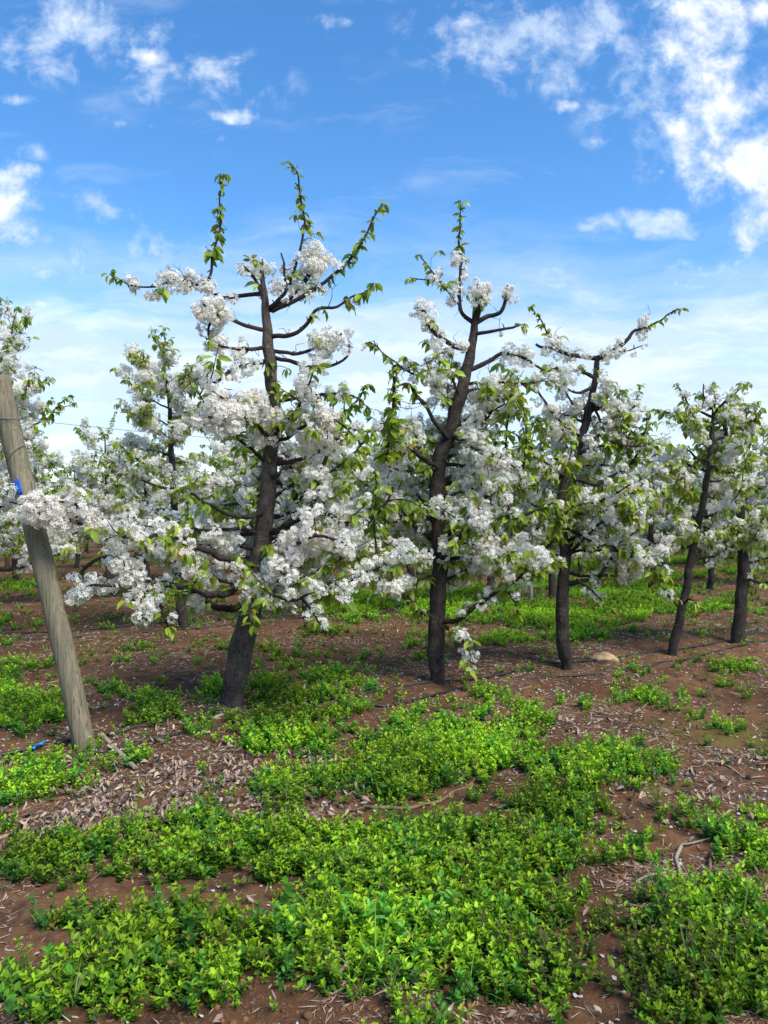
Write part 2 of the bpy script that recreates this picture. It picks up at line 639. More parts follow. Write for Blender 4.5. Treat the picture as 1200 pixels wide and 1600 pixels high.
def add_leaves(acc, pos, dirs, size, bronze=0.12, young=0.5):
    n = len(pos)
    if n == 0:
        return
    cols = leaf_cols(n, bronze, young)
    which = rng.integers(0, len(LEAVES), n)
    R = frames_x(dirs, rng.normal(0, 0.5, n))
    for k, T in enumerate(LEAVES):
        s = which == k
        if s.any():
            acc.inst(T, pos[s], R[s], size[s], np.repeat(cols[s][:, None, :], len(T[0]), 1))


# ------------------------------------------------------------------ cherry trees
def along(path, t):
    n = len(path) - 1
    x = np.clip(t, 0, 1) * n
    i = np.minimum(x.astype(int), n - 1)
    f = (x - i)[:, None]
    return path[i] * (1 - f) + path[i + 1] * f


def spurs(bl, lv, tw, path, t0, t1, dens, rad, lo, pink, leafy, fsize):
    """sleeves of blossom on old wood between t0 and t1, with rosettes of young leaves among them"""
    ln = np.linalg.norm(np.diff(path, axis=0), axis=1).sum() * (t1 - t0)
    ns = max(1, int(ln / 0.05))
    t = t0 + (t1 - t0) * (np.arange(ns) + rng.uniform(0.1, 0.9, ns)) / ns
    q = along(path, t)
    ph = rng.uniform(0, 99)
    vol = np.clip(0.62 + 1.5 * fbm(np.arange(ns) * 0.05 + ph, np.full(ns, ph), 0.17, 2, 77), 0.0, 1.25)
    pos, nrm, pk = [], [], []
    tang = unit(path[-1] - path[0])
    for i in range(ns):
        v = vol[i] * min(1.0, dens)
        if v < 0.27:
            if rng.random() < 0.15 + leafy * 1.4:
                rosette(lv, q[i], rng.integers(4, 9), 0.085, 0.2, 0.6)
            continue
        nb = max(1, int(round(2.45 * dens * (rad / 0.072) ** 1.8 * rng.uniform(0.4, 1.5) * (0.5 + 0.6 * v))))
        for _ in range(nb):                                          # each spur carries its own loose ball of flowers
            off = rand_dirs(1)[0]
            off = unit(off - tang * np.dot(off, tang) * 0.7)
            rb = rng.uniform(0.026, 0.058) * (0.75 + 0.25 * v)
            cen = q[i] + off * (rb * 0.5 + rng.uniform(0.0, 0.75) * rad) + tang * rng.normal(0, 0.02)
            m = int((27 if not lo else 18) * (rb / 0.045) ** 2 * rng.uniform(0.55, 1.2)) + 1
            d = unit(rng.normal(size=(m, 3)) + off * 0.55)
            rr = rb * rng.uniform(0.6, 1.15, m)
            pos.append(cen + d * rr[:, None])
            nrm.append(unit(d + rng.normal(0, 0.38, (m, 3)) + np.array([0, 0, 0.1])))
            pk.append(np.full(m, pink * rng.random()))
        if rng.random() < leafy * 0.95:
            rosette(lv, cen + off * rb * 0.8, rng.integers(4, 9), 0.092, 0.16 + pink * 0.4, 0.62)
    if pos:
        pos, nrm, pk = np.vstack(pos), np.vstack(nrm), np.concatenate(pk)
        add_flowers(bl, pos, nrm, rng.uniform(0.0145, 0.0195, len(pos)) * (1.15 if lo else 1.0) * fsize, lo, pk)


def rosette(lv, p, n, size, bronze=0.15, young=0.55):
    a = rng.uniform(0, 6.28, n)
    el = rng.uniform(-1.05, 0.3, n)
    d = np.stack([np.cos(a) * np.cos(el), np.sin(a) * np.cos(el), np.sin(el)], 1)
    add_leaves(lv, np.repeat(p[None], n, 0) + d * 0.012, d, size * rng.uniform(0.65, 1.4, n), bronze, young)


def shoot_leaves(lv, path, t0, t1, gap, size, young=0.45, bronze=0.1):
    """bunches of two to four hanging leaves at uneven buds along a shoot"""
    ln = np.linalg.norm(np.diff(path, axis=0), axis=1).sum() * (t1 - t0)
    nn = max(2, int(ln / (gap * 1.75)))
    tn = np.sort(np.clip(t0 + (t1 - t0) * (np.arange(nn) + rng.uniform(-0.3, 1.2, nn)) / nn, 0, 1))
    k = rng.integers(1, 5, nn)
    t = np.repeat(tn, k)
    n = len(t)
    vig = np.repeat(rng.uniform(0.55, 1.25, nn), k)
    q = along(path, t)
    a = np.repeat(np.arange(nn) * 2.4 + rng.uniform(0, 6.28), k) + rng.normal(0, 0.7, n)
    tg = unit(along(np.gradient(path, axis=0), t))
    d = np.stack([np.cos(a), np.sin(a), rng.uniform(-1.1, 0.15, n)], 1) + tg * 0.25
    f = (t - t0) / max(1e-6, t1 - t0)
    add_leaves(lv, q, unit(d), size * vig * rng.uniform(0.7, 1.2, n) * (1.12 - 0.45 * f), bronze, young)
    rosette(lv, path[min(len(path) - 1, int(t1 * (len(path) - 1)))], 6, size * 0.75, bronze, young + 0.15)


class Tree:
    def __init__(self, base, lo=False, simple=False):
        self.base = np.asarray(base, float)
        self.lo, self.simple = lo, simple
        self.root = bpy.data.objects.new('cherry_tree', None)
        COL.objects.link(self.root)
        self.root.location = self.base
        self.axis = None
        self.limbs, self.bl, self.lv = Acc(), Acc(), Acc()       # only for simple trees: one mesh each

    def trunk(self, pts, rad, mat, seed=0, seg=None, knots=()):
        path, rr = smooth_path(pts, rad, 0.03 if not self.simple else 0.09, 0.02, seed)
        self.axis, self.rad = path, rr
        a = self.limbs if self.simple else Acc()
        tube(a, path - self.base, rr, seg or (20 if not self.simple else 8), 0.13, seed=seed)
        for (kz, ka, kr) in knots:                                   # healed pruning cuts
            i = int(np.argmin(np.abs(path[:, 2] - kz)))
            d = np.array([math.cos(ka), math.sin(ka), 0.15])
            c = path[i] + d * rr[i] * 0.75
            kp = np.array([c, c + d * kr * 0.7, c + d * kr * 1.05])
            tube(a, kp - self.base, np.array([kr * 1.25, kr, kr * 0.7]), 10, 0.25, seed=ka)
        if not self.simple:
            link('trunk', a.mesh('trunk', [mat]), self.root)
        self.bark = mat

    def branch(self, pts, r0, r1, bl=(), lf=(), leafy=0.25, pink=0.15, sides=0, dens=1.0, rad=0.075, fsize=1.0, gap=0.017, lsize=0.098, spurs_on=True):
        pts = [np.asarray(p, float) for p in pts]
        n = len(pts)
        path, rr = smooth_path(pts, np.linspace(r0, r1, n), 0.03, 0.008 + 1.1 * r0, rng.uniform(0, 50))
        w, b, l = (self.limbs, self.bl, self.lv) if self.simple else (Acc(), Acc(), Acc())
        B = self.base
        tube(w, path - B, rr, 8 if not self.simple else 5, 0.12, seed=rng.uniform(0, 9))
        # spur stubs and side twigs
        lnt = np.linalg.norm(np.diff(path, axis=0), axis=1).sum()
        if not self.simple and spurs_on:
            for _ in range(int(lnt / 0.11)):
                t = np.array([rng.uniform(0.12, 0.95)])
                q = along(path, t)[0]
                d = rand_dirs(1)[0] + np.array([0, 0, 0.3])
                e = q + unit(d) * rng.uniform(0.02, 0.05)
                tube(w, np.array([q, (q + e) / 2 + rand_dirs(1)[0] * 0.004, e]) - B, np.array([0.006, 0.005, 0.004]), 5)
        if not self.simple:
            for _ in range(int(lnt / 0.26)):                          # thin bare crooked twigs
                t = np.array([rng.uniform(0.1, 0.6)])
                q = along(path, t)[0]
                d = unit(rand_dirs(1)[0] + np.array([0, 0, 0.35]))
                L = rng.uniform(0.08, 0.26)
                e = [q, q + d * L * 0.4 + rand_dirs(1)[0] * 0.02, q + d * L * 0.75 + rand_dirs(1)[0] * 0.035, q + d * L + rand_dirs(1)[0] * 0.04]
                pp, r2 = smooth_path(e, [0.0035, 0.0028, 0.0022, 0.0014], 0.03)
                tube(w, pp - B, r2, 4)
                if rng.random() < 0.2:
                    rosette(l, e[-1] - B, int(rng.integers(3, 6)), lsize * 0.7)
        for _ in range(sides):
            t = np.array([rng.uniform(0.3, 0.9)])
            q = along(path, t)[0]
            tg = unit(path[-1] - path[0])
            d = unit(rand_dirs(1)[0] * np.array([1, 1, 0.6]) + tg * 0.7 + np.array([0, 0, 0.25]))
            ln = rng.uniform(0.18, 0.42)
            pp, r2 = smooth_path([q, q + d * ln * 0.5 + rand_dirs(1)[0] * 0.03, q + d * ln + np.array([0, 0, rng.uniform(-0.05, 0.1)])], [r1 * 1.1 + 0.002, 0.005, 0.0025], 0.03, 0.02, t[0] * 9)
            tube(w, pp - B, r2, 5)
            if rng.random() < 0.72:
                spurs(b, l, w, pp - B, 0.15, 1.0, dens * rng.uniform(0.6, 1), rad * 0.85, self.lo, pink, leafy, fsize)
            else:
                shoot_leaves(l, pp - B, 0.1, 1.0, gap * 1.2, lsize * 0.9)
        for s in bl:
            t0, t1 = s[0], s[1]
            spurs(b, l, w, path - B, t0, t1, dens * (s[2] if len(s) > 2 else 1.0), (s[3] if len(s) > 3 else rad), self.lo, pink, leafy, fsize)
        for s in lf:
            shoot_leaves(l, path - B, s[0], s[1], gap, lsize * (s[2] if len(s) > 2 else 1))
        if not self.simple:
            br = link('branch', w.mesh('branch', [M_TWIG]), self.root)
            if b.n:
                link('blossoms', b.mesh('blossoms', [M_PETAL], False), br)
            if l.n:
                link('leaves', l.mesh('leaves', [M_LEAF]), br)

    def fill(self, n, z0, z1, length=(0.6, 1.05), az=None, dens=1.0, leaf_tip=0.45, leafy=0.3, rad=0.075, pink=0.15, sides=(1, 3)):
        """further branches all round the trunk"""
        for k in range(n):
            z = z0 + (z1 - z0) * (k + rng.random()) / n
            i = int(np.argmin(np.abs(self.axis[:, 2] - z)))
            q, r = self.axis[i], self.rad[i]
            a = (k * 2.4 + rng.normal(0, 0.4)) if az is None else az[k % len(az)] + rng.normal(0, 0.3)
            h = (z - z0) / max(0.1, z1 - z0)
            L = rng.uniform(*length) * (1.1 - 0.45 * h)
            el = rng.uniform(-0.1, 0.35) + 0.3 * h
            d = np.array([math.cos(a) * math.cos(el), math.sin(a) * math.cos(el), math.sin(el)])
            cv = rng.uniform(-0.15, 0.3)
            pts = [q, q + d * L * 0.3 + rng.normal(0, 0.02, 3), q + d * L * 0.65 + np.array([0, 0, cv * 0.25]) + rng.normal(0, 0.035, 3), q + d * L + np.array([0, 0, cv])]
            r0 = min(0.02, r * 0.45) * rng.uniform(0.8, 1.1)
            tip = rng.random() < leaf_tip
            self.branch(pts, r0, 0.004, bl=[(rng.uniform(0.1, 0.3), 0.78 if tip else 1.0)], lf=[(0.72, 1.0)] if tip else [], leafy=leafy,
                        sides=int(rng.integers(sides[0], sides[1] + 1)), dens=dens, rad=rad * rng.uniform(0.85, 1.15), pink=pink)

    def finish(self, label, cat='tree', group=None):
        if self.simple:
            link('trunk', self.limbs.mesh('trunk', [self.bark]), self.root)
            link('blossoms', self.bl.mesh('blossoms', [M_PETAL], False), self.root)
            link('leaves', self.lv.mesh('leaves', [M_LEAF]), self.root)
        tag(self.root, label, cat, group)
        return self.root


def px_tree(basepx, trunk_px, mat, seed, knots=(), slim=0.8):
    """front row tree: trunk laid out from measured points, all at the trunk's own distance"""
    g = G(*basepx)
    t = Tree(g)
    Y = g[1]
    pts, rad = [], []
    for (x, y, w) in trunk_px:
        pts.append(P(x, y, Y))
        rad.append(w / 2 / F * Y * slim)
    pts[0] = g - np.array([0, 0, 0.06])
    t.trunk(pts, rad, mat, seed, knots=knots)
    t.Y = Y
    return t


def B(t, pts, w0, w1, **kw):
    """branch through picture points (x, y, metres nearer or farther than the trunk)"""
    k = t.Y / F / 2 * 0.82
    t.branch([P(p[0], p[1], t.Y + (p[2] if len(p) > 2 else 0)) for p in pts], w0 * k, w1 * k, **kw)


FRONT = 'blossoming cherry trees of the front row'

# ---- first tree
T = px_tree((366, 1104), [(366, 1104, 44), (366, 1082, 38), (368, 1066, 46), (376, 1020, 45), (386, 970, 42), (400, 900, 38), (411, 830, 36), (420, 760, 32), (424, 690, 28), (428, 630, 25), (424, 580, 24), (418, 520, 20), (413, 455, 12), (409, 414, 5)],
            M_BARK_GREY, 1, slim=0.8, knots=((1.9, -1.0, 0.036), (1.02, -2.0, 0.03), (2.3, -2.2, 0.03)))
B(T, [(414, 458), (385, 460, .05), (348, 466, .05), (318, 452, .0), (282, 438, -.05), (245, 447, -.1), (205, 448, -.1), (168, 428, -.1)], 9, 2, bl=[(.28, .86, 1, .085)], lf=[(.86, 1)], leafy=.08)
B(T, [(322, 452), (328, 425), (335, 390), (344, 345), (343, 310), (351, 272)], 6, 2, bl=[(0, .2, .7, .05)], lf=[(.25, 1)], leafy=.05, gap=.015)
B(T, [(345, 468), (332, 490, -.08), (326, 520, -.1), (335, 545, -.1)], 7, 3, bl=[(0, 1, 1.3, .115)], leafy=.04)
B(T, [(412, 470), (404, 445), (392, 425), (384, 415)], 8, 3, bl=[(.2, 1, 1.1, .08)], leafy=.3)
B(T, [(420, 482), (448, 458, -.05), (447, 430, -.05), (440, 395, -.05)], 9, 3, bl=[(.15, .8, .9, .075)], leafy=.06)
B(T, [(452, 445, -.03), (466, 400, -.05), (478, 352, -.05), (470, 310, -.05), (464, 270, -.05), (452, 255, -.05)], 6, 2, bl=[(.05, .5, .6, .05)], lf=[(.42, 1, .9)], leafy=.06, gap=.015)
B(T, [(422, 484), (455, 466, .1), (476, 440, .1), (491, 410, .1), (494, 385, .1)], 12, 6, bl=[(.25, 1, 1.6, .11)], leafy=.06)
B(T, [(424, 486), (470, 462, 0), (516, 434, 0), (550, 400, 0), (576, 358, 0), (597, 316, 0)], 10, 2, bl=[(.2, .5, .9, .07)], lf=[(.45, 1)], leafy=.08, gap=.015)
B(T, [(424, 526), (458, 521, -.1), (484, 501, -.15), (498, 482, -.2), (525, 478, -.2), (555, 462, -.2), (586, 440, -.2)], 10, 2, bl=[(.42, .8, .95, .07)], lf=[(.7, 1)], leafy=.2)
B(T, [(419, 516), (385, 510, -.1), (352, 496, -.15), (330, 490, -.2), (312, 470, -.2)], 9, 4, bl=[(.55, 1, 1.2, .1)], leafy=.05)
B(T, [(424, 548), (460, 552, .1), (490, 546, .1), (514, 534, .1), (535, 520, .1)], 8, 4, bl=[(.62, 1, 1.7, .12)], leafy=.05)
B(T, [(428, 558), (470, 570, -.1), (503, 576, -.15), (530, 566, -.2), (548, 552, -.2), (548, 530, -.2)], 8, 3, bl=[(.25, .62, .9, .075), (.68, 1, 1.7, .12)], leafy=.04)
B(T, [(416, 542), (385, 546, -.1), (352, 542, -.15), (322, 530, -.2)], 8, 3, bl=[(.25, 1, 1, .075)], leafy=.1, pink=.5)
B(T, [(414, 565), (378, 570, -.1), (352, 585, -.2), (330, 598, -.25), (306, 590, -.3)], 9, 3, bl=[(.1, .9, .85, .07)], leafy=.06)
B(T, [(424, 628), (380, 628, -.2), (346, 622, -.3), (330, 612, -.35)], 9, 4, bl=[(.2, 1, .9, .085)], leafy=.12, pink=.9)
B(T, [(426, 690), (400, 665, -.3), (365, 650, -.55), (325, 655, -.75)], 10, 4, bl=[(.1, 1, 1.3, .13)], leafy=.06, pink=.4)
B(T, [(426, 660), (410, 640, -.25), (395, 632, -.4), (385, 660, -.5)], 9, 4, bl=[(.15, 1, 1.2, .11)], leafy=.06, pink=.3)
B(T, [(428, 628), (480, 619, .05), (520, 615, .05), (556, 622, .05), (580, 640, .05)], 7, 2, bl=[(.15, .75, .8, .075)], lf=[(.35, 1)], leafy=.2)
B(T, [(430, 668), (455, 655, .2), (478, 636, .3), (486, 600, .3)], 8, 3, bl=[(.5, 1, 1, .075)], leafy=.2)
B(T, [(420, 829), (448, 826, .15), (464, 795, .25), (455, 750, .25), (444, 705, .25)], 15, 9, bl=[(.8, 1, .8, .08)], leafy=.2)
B(T, [(418, 832), (455, 818, -.2), (480, 800, -.25), (493, 775, -.25), (501, 740, -.25), (510, 715, -.25)], 13, 7, bl=[(.45, 1, .9, .09)], leafy=.25, sides=2)
B(T, [(484, 798, -.25), (515, 806, -.35), (545, 816, -.4), (577, 812, -.45), (602, 790, -.5), (612, 762, -.5)], 11, 4, bl=[(.25, 1, .8, .085)], leafy=.25, sides=3)
B(T, [(588, 880, -.4), (586, 830, -.4), (587, 780, -.4), (586, 735, -.4)], 4, 2, lf=[(.25, 1)], leafy=0, spurs_on=False)
B(T, [(402, 884), (370, 878, -.25), (335, 866, -.45), (300, 850, -.6), (264, 829, -.75), (235, 838, -.85), (195, 838, -.95), (140, 822, -1.1), (95, 812, -1.2), (50, 798, -1.25), (15, 785, -1.3)], 12, 3, bl=[(.42, 1, 1.05, .088)], leafy=.2, sides=4, pink=.6)
B(T, [(150, 818, -1.08), (120, 790, -1.15), (75, 785, -1.25), (35, 800, -1.3)], 5, 2, bl=[(.1, 1, 1.1, .09)], leafy=.25, pink=.8)
B(T, [(395, 942), (348, 950, -.2), (322, 932, -.35), (306, 905, -.45), (300, 872, -.5)], 15, 6, bl=[(.5, 1, .8, .085)], leafy=.35, sides=2)
B(T, [(393, 922), (335, 926, -.45), (252, 913, -.7), (216, 896, -.8), (184, 876, -.9), (150, 880, -.95), (118, 905, -1.0)], 14, 5, bl=[(.7, 1, 1.2, .1)], leafy=.2, sides=2, pink=.3)
B(T, [(252, 913, -.7), (248, 940, -.75), (255, 965, -.75), (266, 990, -.75)], 6, 3, bl=[(.1, 1, .8, .065)], leafy=.5, pink=.4)
B(T, [(216, 896, -.8), (205, 925, -.85), (215, 950, -.85), (225, 968, -.85)], 6, 3, bl=[(.0, 1, .9, .07)], leafy=.4, pink=.3)
B(T, [(215, 900, -.85), (180, 915, -.95), (145, 915, -1.0), (115, 925, -1.05)], 6, 3, bl=[(.0, 1, 1.1, .085)], leafy=.2)
B(T, [(264, 829, -.75), (290, 860, -.85), (285, 885, -.85), (280, 900, -.85)], 5, 3, bl=[(.1, 1, .8, .08)], leafy=.5, pink=.9)
B(T, [(404, 876), (440, 890, -.3), (488, 911, -.4), (517, 913, -.45), (550, 905, -.5), (590, 885, -.5), (640, 860, -.5)], 11, 4, bl=[(.45, 1, 1.05, .085)], leafy=.25, sides=4)
B(T, [(398, 925), (405, 912, -.3), (425, 930, -.5), (470, 935, -.6), (505, 920, -.6)], 10, 3, bl=[(.3, 1, 1.0, .085)], leafy=.4, sides=3)
B(T, [(400, 915), (395, 935, -.4), (390, 955, -.55), (400, 975, -.6)], 8, 3, bl=[(.3, 1, .8, .08)], leafy=.8)
B(T, [(470, 935, -.6), (490, 955, -.62), (500, 975, -.65), (515, 992, -.65)], 5, 2, bl=[(.2, 1, .8, .06)], leafy=.5)
B(T, [(408, 856), (440, 862, -.35), (470, 845, -.5), (500, 838, -.55), (540, 850, -.6)], 10, 4, bl=[(.35, 1, 1.1, .095)], leafy=.2, sides=2, pink=.6)
B(T, [(412, 800), (390, 807, -.2), (352, 801, -.3), (326, 786, -.35), (300, 770, -.35)], 11, 4, bl=[(.75, 1, .9, .07)], leafy=.4, sides=1)
B(T, [(416, 768), (385, 784, .1), (342, 791, .15), (300, 800, .2)], 8, 3, bl=[(.55, 1, .8, .08)], leafy=.4, sides=2)
B(T, [(424, 726), (455, 722, 0), (483, 716, 0), (520, 690, 0), (560, 670, 0)], 10, 4, bl=[(.4, 1, 1.1, .095)], leafy=.2, sides=3, pink=.4)
B(T, [(426, 750), (470, 705, .4), (520, 660, .5), (555, 630, .5), (575, 600, .5)], 9, 3, bl=[(.25, .8, 1.0, .085)], lf=[(.75, 1)], leafy=.3, sides=2)
B(T, [(430, 690), (470, 670, -.2), (500, 650, -.3), (530, 660, -.35), (565, 690, -.4)], 8, 3, bl=[(.25, 1, .9, .09)], leafy=.25, sides=2, pink=.6)
B(T, [(412, 828), (350, 840, .35), (290, 830, .55), (240, 800, .6)], 9, 3, bl=[(.3, 1, .9, .085)], leafy=.4, sides=3)
B(T, [(418, 560), (424, 590, -.1), (430, 615, -.1)], 6, 3, lf=[(0, 1, .9)], leafy=.5)
B(T, [(413, 452), (412, 432), (410, 404)], 6, 2, bl=[(0, 1, 1.3, .085)], leafy=.3)
T.fill(16, 0.95, 2.35, (0.7, 1.15), az=[1.2, 1.9, -0.5, 2.4, 0.7, -2.7], dens=.95, leafy=.3)
T.fill(7, 0.85, 1.4, (0.7, 1.1), az=[-0.4, -2.75, 0.3, -0.8, 3.0, -2.3, 0.0], dens=1.1, leafy=.35, rad=.085)
T.finish('tallest cherry tree, thick grey trunk beside the leaning post, three long leafy shoots', 'tree', FRONT)

# ---- second tree
T = px_tree((684, 1066), [(684, 1066, 26), (683, 1050, 28), (682, 1030, 33), (682, 980, 32), (684, 925, 31), (688, 870, 30), (684, 820, 28), (683, 760, 30), (690, 710, 29), (705, 670, 26), (718, 620, 25), (730, 570, 21), (738, 530, 17), (742, 495, 12), (746, 468, 7)],
            M_BARK, 2, knots=((1.27, -1.2, 0.035), (1.75, -0.6, 0.03)))
B(T, [(741, 505), (721, 486), (717, 445), (719, 405), (717, 365), (720, 316)], 9, 2, bl=[(.25, .62, .9, .07)], lf=[(.58, 1, .9)], leafy=.2, gap=.015)
B(T, [(744, 500), (751, 472, -.05), (750, 445, -.05)], 11, 7, bl=[(.1, 1, 1.7, .13)], leafy=.04)
B(T, [(742, 506), (764, 493, .05), (784, 485, .05), (793, 466, .05), (794, 446, .05)], 10, 5, bl=[(.45, 1, 1.6, .1)], leafy=.03)
B(T, [(739, 522), (770, 519, -.1), (800, 512, -.1), (814, 507, -.1)], 8, 3, bl=[(.6, 1, .7, .06)], leafy=.1)
B(T, [(737, 546), (702, 537, -.1), (672, 516, -.15), (661, 490, -.15), (648, 484, -.15)], 11, 5, bl=[(.15, 1, 1.2, .08)], leafy=.1)
B(T, [(720, 480), (695, 450, 0), (675, 425, 0), (655, 398, 0)], 4, 2, bl=[(.1, .75, .8, .055)], lf=[(.7, 1, .8)], leafy=.1)
B(T, [(690, 440, 0), (665, 436, 0), (640, 434, 0)], 3, 2, bl=[(.1, .4, .5, .04)], lf=[(.2, 1, .8)], leafy=.1)
B(T, [(734, 578), (762, 566, .1), (788, 552, .1), (820, 560, .1), (850, 575, .1), (885, 580, .1)], 10, 3, bl=[(.45, 1, 1.15, .11)], leafy=.1)
B(T, [(726, 600), (770, 598, -.1), (810, 600, -.1), (840, 615, -.1)], 7, 3, bl=[(.15, 1, .8, .08)], leafy=.3, sides=2)
B(T, [(722, 622), (712, 600, -.1), (706, 575, -.1)], 7, 3, bl=[(.5, 1, .6, .06)], leafy=.2)
B(T, [(716, 607), (692, 600, .1), (672, 588, .1), (640, 582, .1), (605, 555, .1), (575, 535, .1)], 7, 2, bl=[(.2, .6, .9, .07)], lf=[(.55, 1)], leafy=.15)
B(T, [(704, 692), (680, 660, -.2), (653, 621, -.3), (640, 602, -.35), (612, 606, -.4)], 9, 3, bl=[(.6, .85, .5, .06)], lf=[(.5, 1, .8)], leafy=.3)
B(T, [(604, 720, -.45), (609, 680, -.45), (613, 630, -.45), (615, 575, -.45)], 6, 3, lf=[(0, 1, 1.25)], leafy=0, gap=.010, spurs_on=False)
B(T, [(688, 735), (660, 716, -.25), (636, 692, -.35), (624, 676, -.4), (600, 660, -.4)], 9, 3, bl=[(.55, 1, .8, .08)], leafy=.4, sides=2)
B(T, [(696, 700), (722, 692, -.1), (750, 672, -.15), (770, 640, -.2)], 9, 4, bl=[(.3, 1, .9, .085)], leafy=.25, sides=2)
B(T, [(690, 884), (706, 850, -.25), (735, 825, -.35), (762, 815, -.4), (800, 811, -.4), (832, 800, -.45), (862, 785, -.45)], 12, 4, bl=[(.15, 1, .9, .09)], leafy=.3, sides=4)
B(T, [(690, 842), (722, 815, -.15), (746, 790, -.2), (764, 768, -.25), (778, 738, -.25)], 11, 5, bl=[(.2, .7, .7, .08), (.65, 1, 1.25, .13)], leafy=.2, sides=2)
B(T, [(700, 675), (740, 700, -.2), (780, 715, -.3), (815, 735, -.35)], 8, 3, bl=[(.25, 1, 1.1, .1)], leafy=.15, sides=2)
B(T, [(686, 972), (716, 966, -.15), (742, 946, -.25), (772, 930, -.3), (800, 914, -.35), (824, 890, -.35)], 11, 4, bl=[(.15, .85, .65, .07), (.75, 1, 1.3, .1)], leafy=.3, sides=3)
B(T, [(790, 920, -.33), (805, 940, -.35), (808, 960, -.35)], 4, 2, lf=[(.1, 1, 1.2)], leafy=0)
B(T, [(682, 962), (652, 955, -.15), (632, 937, -.2), (616, 915, -.2)], 8, 4, bl=[(.25, 1, .75, .07)], leafy=.3, sides=1)
B(T, [(688, 872), (645, 868, -.3), (605, 850, -.45), (570, 860, -.5)], 10, 4, bl=[(.25, 1, 1.1, .095)], leafy=.25, sides=3, pink=.3)
B(T, [(690, 975), (712, 990, -.2), (728, 1012, -.25), (738, 1040, -.3)], 7, 2, bl=[(.2, 1, .9, .065)], leafy=.6)
B(T, [(684, 800), (640, 790, .2), (600, 770, .3), (560, 765, .35)], 10, 3, bl=[(.25, 1, .9, .09)], leafy=.35, sides=3)
B(T, [(686, 760), (730, 745, .3), (780, 760, .4), (830, 760, .45)], 10, 3, bl=[(.2, 1, .9, .09)], leafy=.4, sides=3)
B(T, [(790, 700, -.2), (795, 650, -.22), (800, 600, -.22)], 4, 2, lf=[(0, 1, 1)], leafy=0, spurs_on=False)
B(T, [(818, 740, -.3), (822, 690, -.3), (815, 630, -.3), (806, 590, -.3)], 4, 2, lf=[(0, 1, 1.1)], leafy=0, gap=.014, spurs_on=False)
T.fill(16, 0.95, 2.4, (0.6, 1.05), az=[1.3, 2.0, -0.35, 0.6, 2.6, -2.85], dens=.95, leafy=.35)
T.fill(6, 0.9, 1.5, (0.6, 1.0), az=[-0.4, -2.75, 0.3, -0.7, 3.0, -2.5], dens=1.1, leafy=.4, rad=.085)
T.fill(8, 2.0, 2.9, (0.4, 0.75), az=[0.3, 2.7, 1.3, -0.3, -2.8, 2.0], dens=1.0, leafy=.3, leaf_tip=.6)
T.finish('cherry tree with dark upright trunk and one tall leafy shoot on top', 'tree', FRONT)

# ---- third tree
T = px_tree((886, 1044), [(886, 1044, 18), (886, 1036, 24), (884, 1024, 31), (880, 995, 29), (878, 950, 28), (880, 900, 26), (882, 860, 24), (876, 805, 22), (885, 745, 22), (900, 705, 20), (912, 670, 18), (922, 630, 16), (930, 590, 14), (933, 556, 11)],
            M_BARK, 3, slim=0.7, knots=((1.2, -1.0, 0.03),))
B(T, [(933, 560), (900, 555, -.05), (868, 548, -.1), (836, 537, -.1)], 10, 5, bl=[(.1, .85, 1.3, .09)], leafy=.05)
B(T, [(868, 546, -.1), (852, 515, -.1), (828, 478, -.1)], 4, 2, bl=[(.0, .4, .6, .05)], lf=[(.35, 1, .8)], leafy=.1)
B(T, [(932, 560), (958, 549, 0), (975, 530, 0), (992, 515, 0), (1022, 506, 0), (1062, 482, 0)], 11, 2, bl=[(.05, .62, 1.2, .085)], lf=[(.58, 1, .85)], leafy=.05)
B(T, [(950, 552, 0), (978, 548, -.1), (1004, 541, -.1)], 4, 2, bl=[(.1, 1, .7, .05)], leafy=.1)
B(T, [(930, 590), (914, 584, -.05), (895, 580, -.1)], 9, 6, bl=[(.6, 1, .5, .05)], leafy=.1)
B(T, [(927, 603), (908, 613, -.1), (888, 606, -.15)], 8, 3, leafy=.1)
B(T, [(912, 682), (886, 667, -.1), (866, 652, -.15), (856, 635, -.15), (840, 610, -.15)], 9, 4, bl=[(.55, 1, 1, .09)], leafy=.2)
B(T, [(925, 640), (942, 632, -.1), (950, 608, -.1), (945, 590, -.1)], 8, 4, bl=[(.2, 1, 1.2, .1)], leafy=.1)
B(T, [(918, 655), (945, 665, -.05), (960, 650, -.05)], 8, 4, bl=[(.2, 1, 1.0, .09)], leafy=.15)
B(T, [(920, 640), (955, 640, .15), (986, 638, .15), (996, 622, .15), (1000, 600, .15)], 6, 2, bl=[(.6, .85, 1, .075)], lf=[(.8, 1, .8)], leafy=.3)
B(T, [(880, 800), (852, 806, -.2), (830, 815, -.25), (805, 800, -.3)], 9, 3, bl=[(.3, 1, .9, .08)], leafy=.5, sides=2)
B(T, [(884, 912), (925, 905, -.1), (945, 882, -.15), (958, 868, -.15)], 10, 4, bl=[(.4, 1, .8, .075)], leafy=.4, sides=2)
B(T, [(900, 905, -.1), (925, 925, -.15), (940, 938, -.15)], 5, 2, bl=[(.3, 1, 1, .065)], leafy=.4)
B(T, [(884, 745), (930, 755, -.15), (975, 735, -.2), (1000, 700, -.2), (1012, 645, -.2)], 9, 2, bl=[(.25, .65, .8, .08)], lf=[(.5, 1, 1)], leafy=.6, sides=3)
B(T, [(880, 825), (930, 845, -.2), (980, 868, -.3), (1020, 880, -.35), (1052, 888, -.35)], 9, 3, bl=[(.3, 1, 1, .085)], leafy=.45, sides=3)
B(T, [(878, 840), (840, 860, -.2), (815, 870, -.3), (790, 860, -.3)], 9, 3, bl=[(.3, 1, .9, .08)], leafy=.45, sides=2)
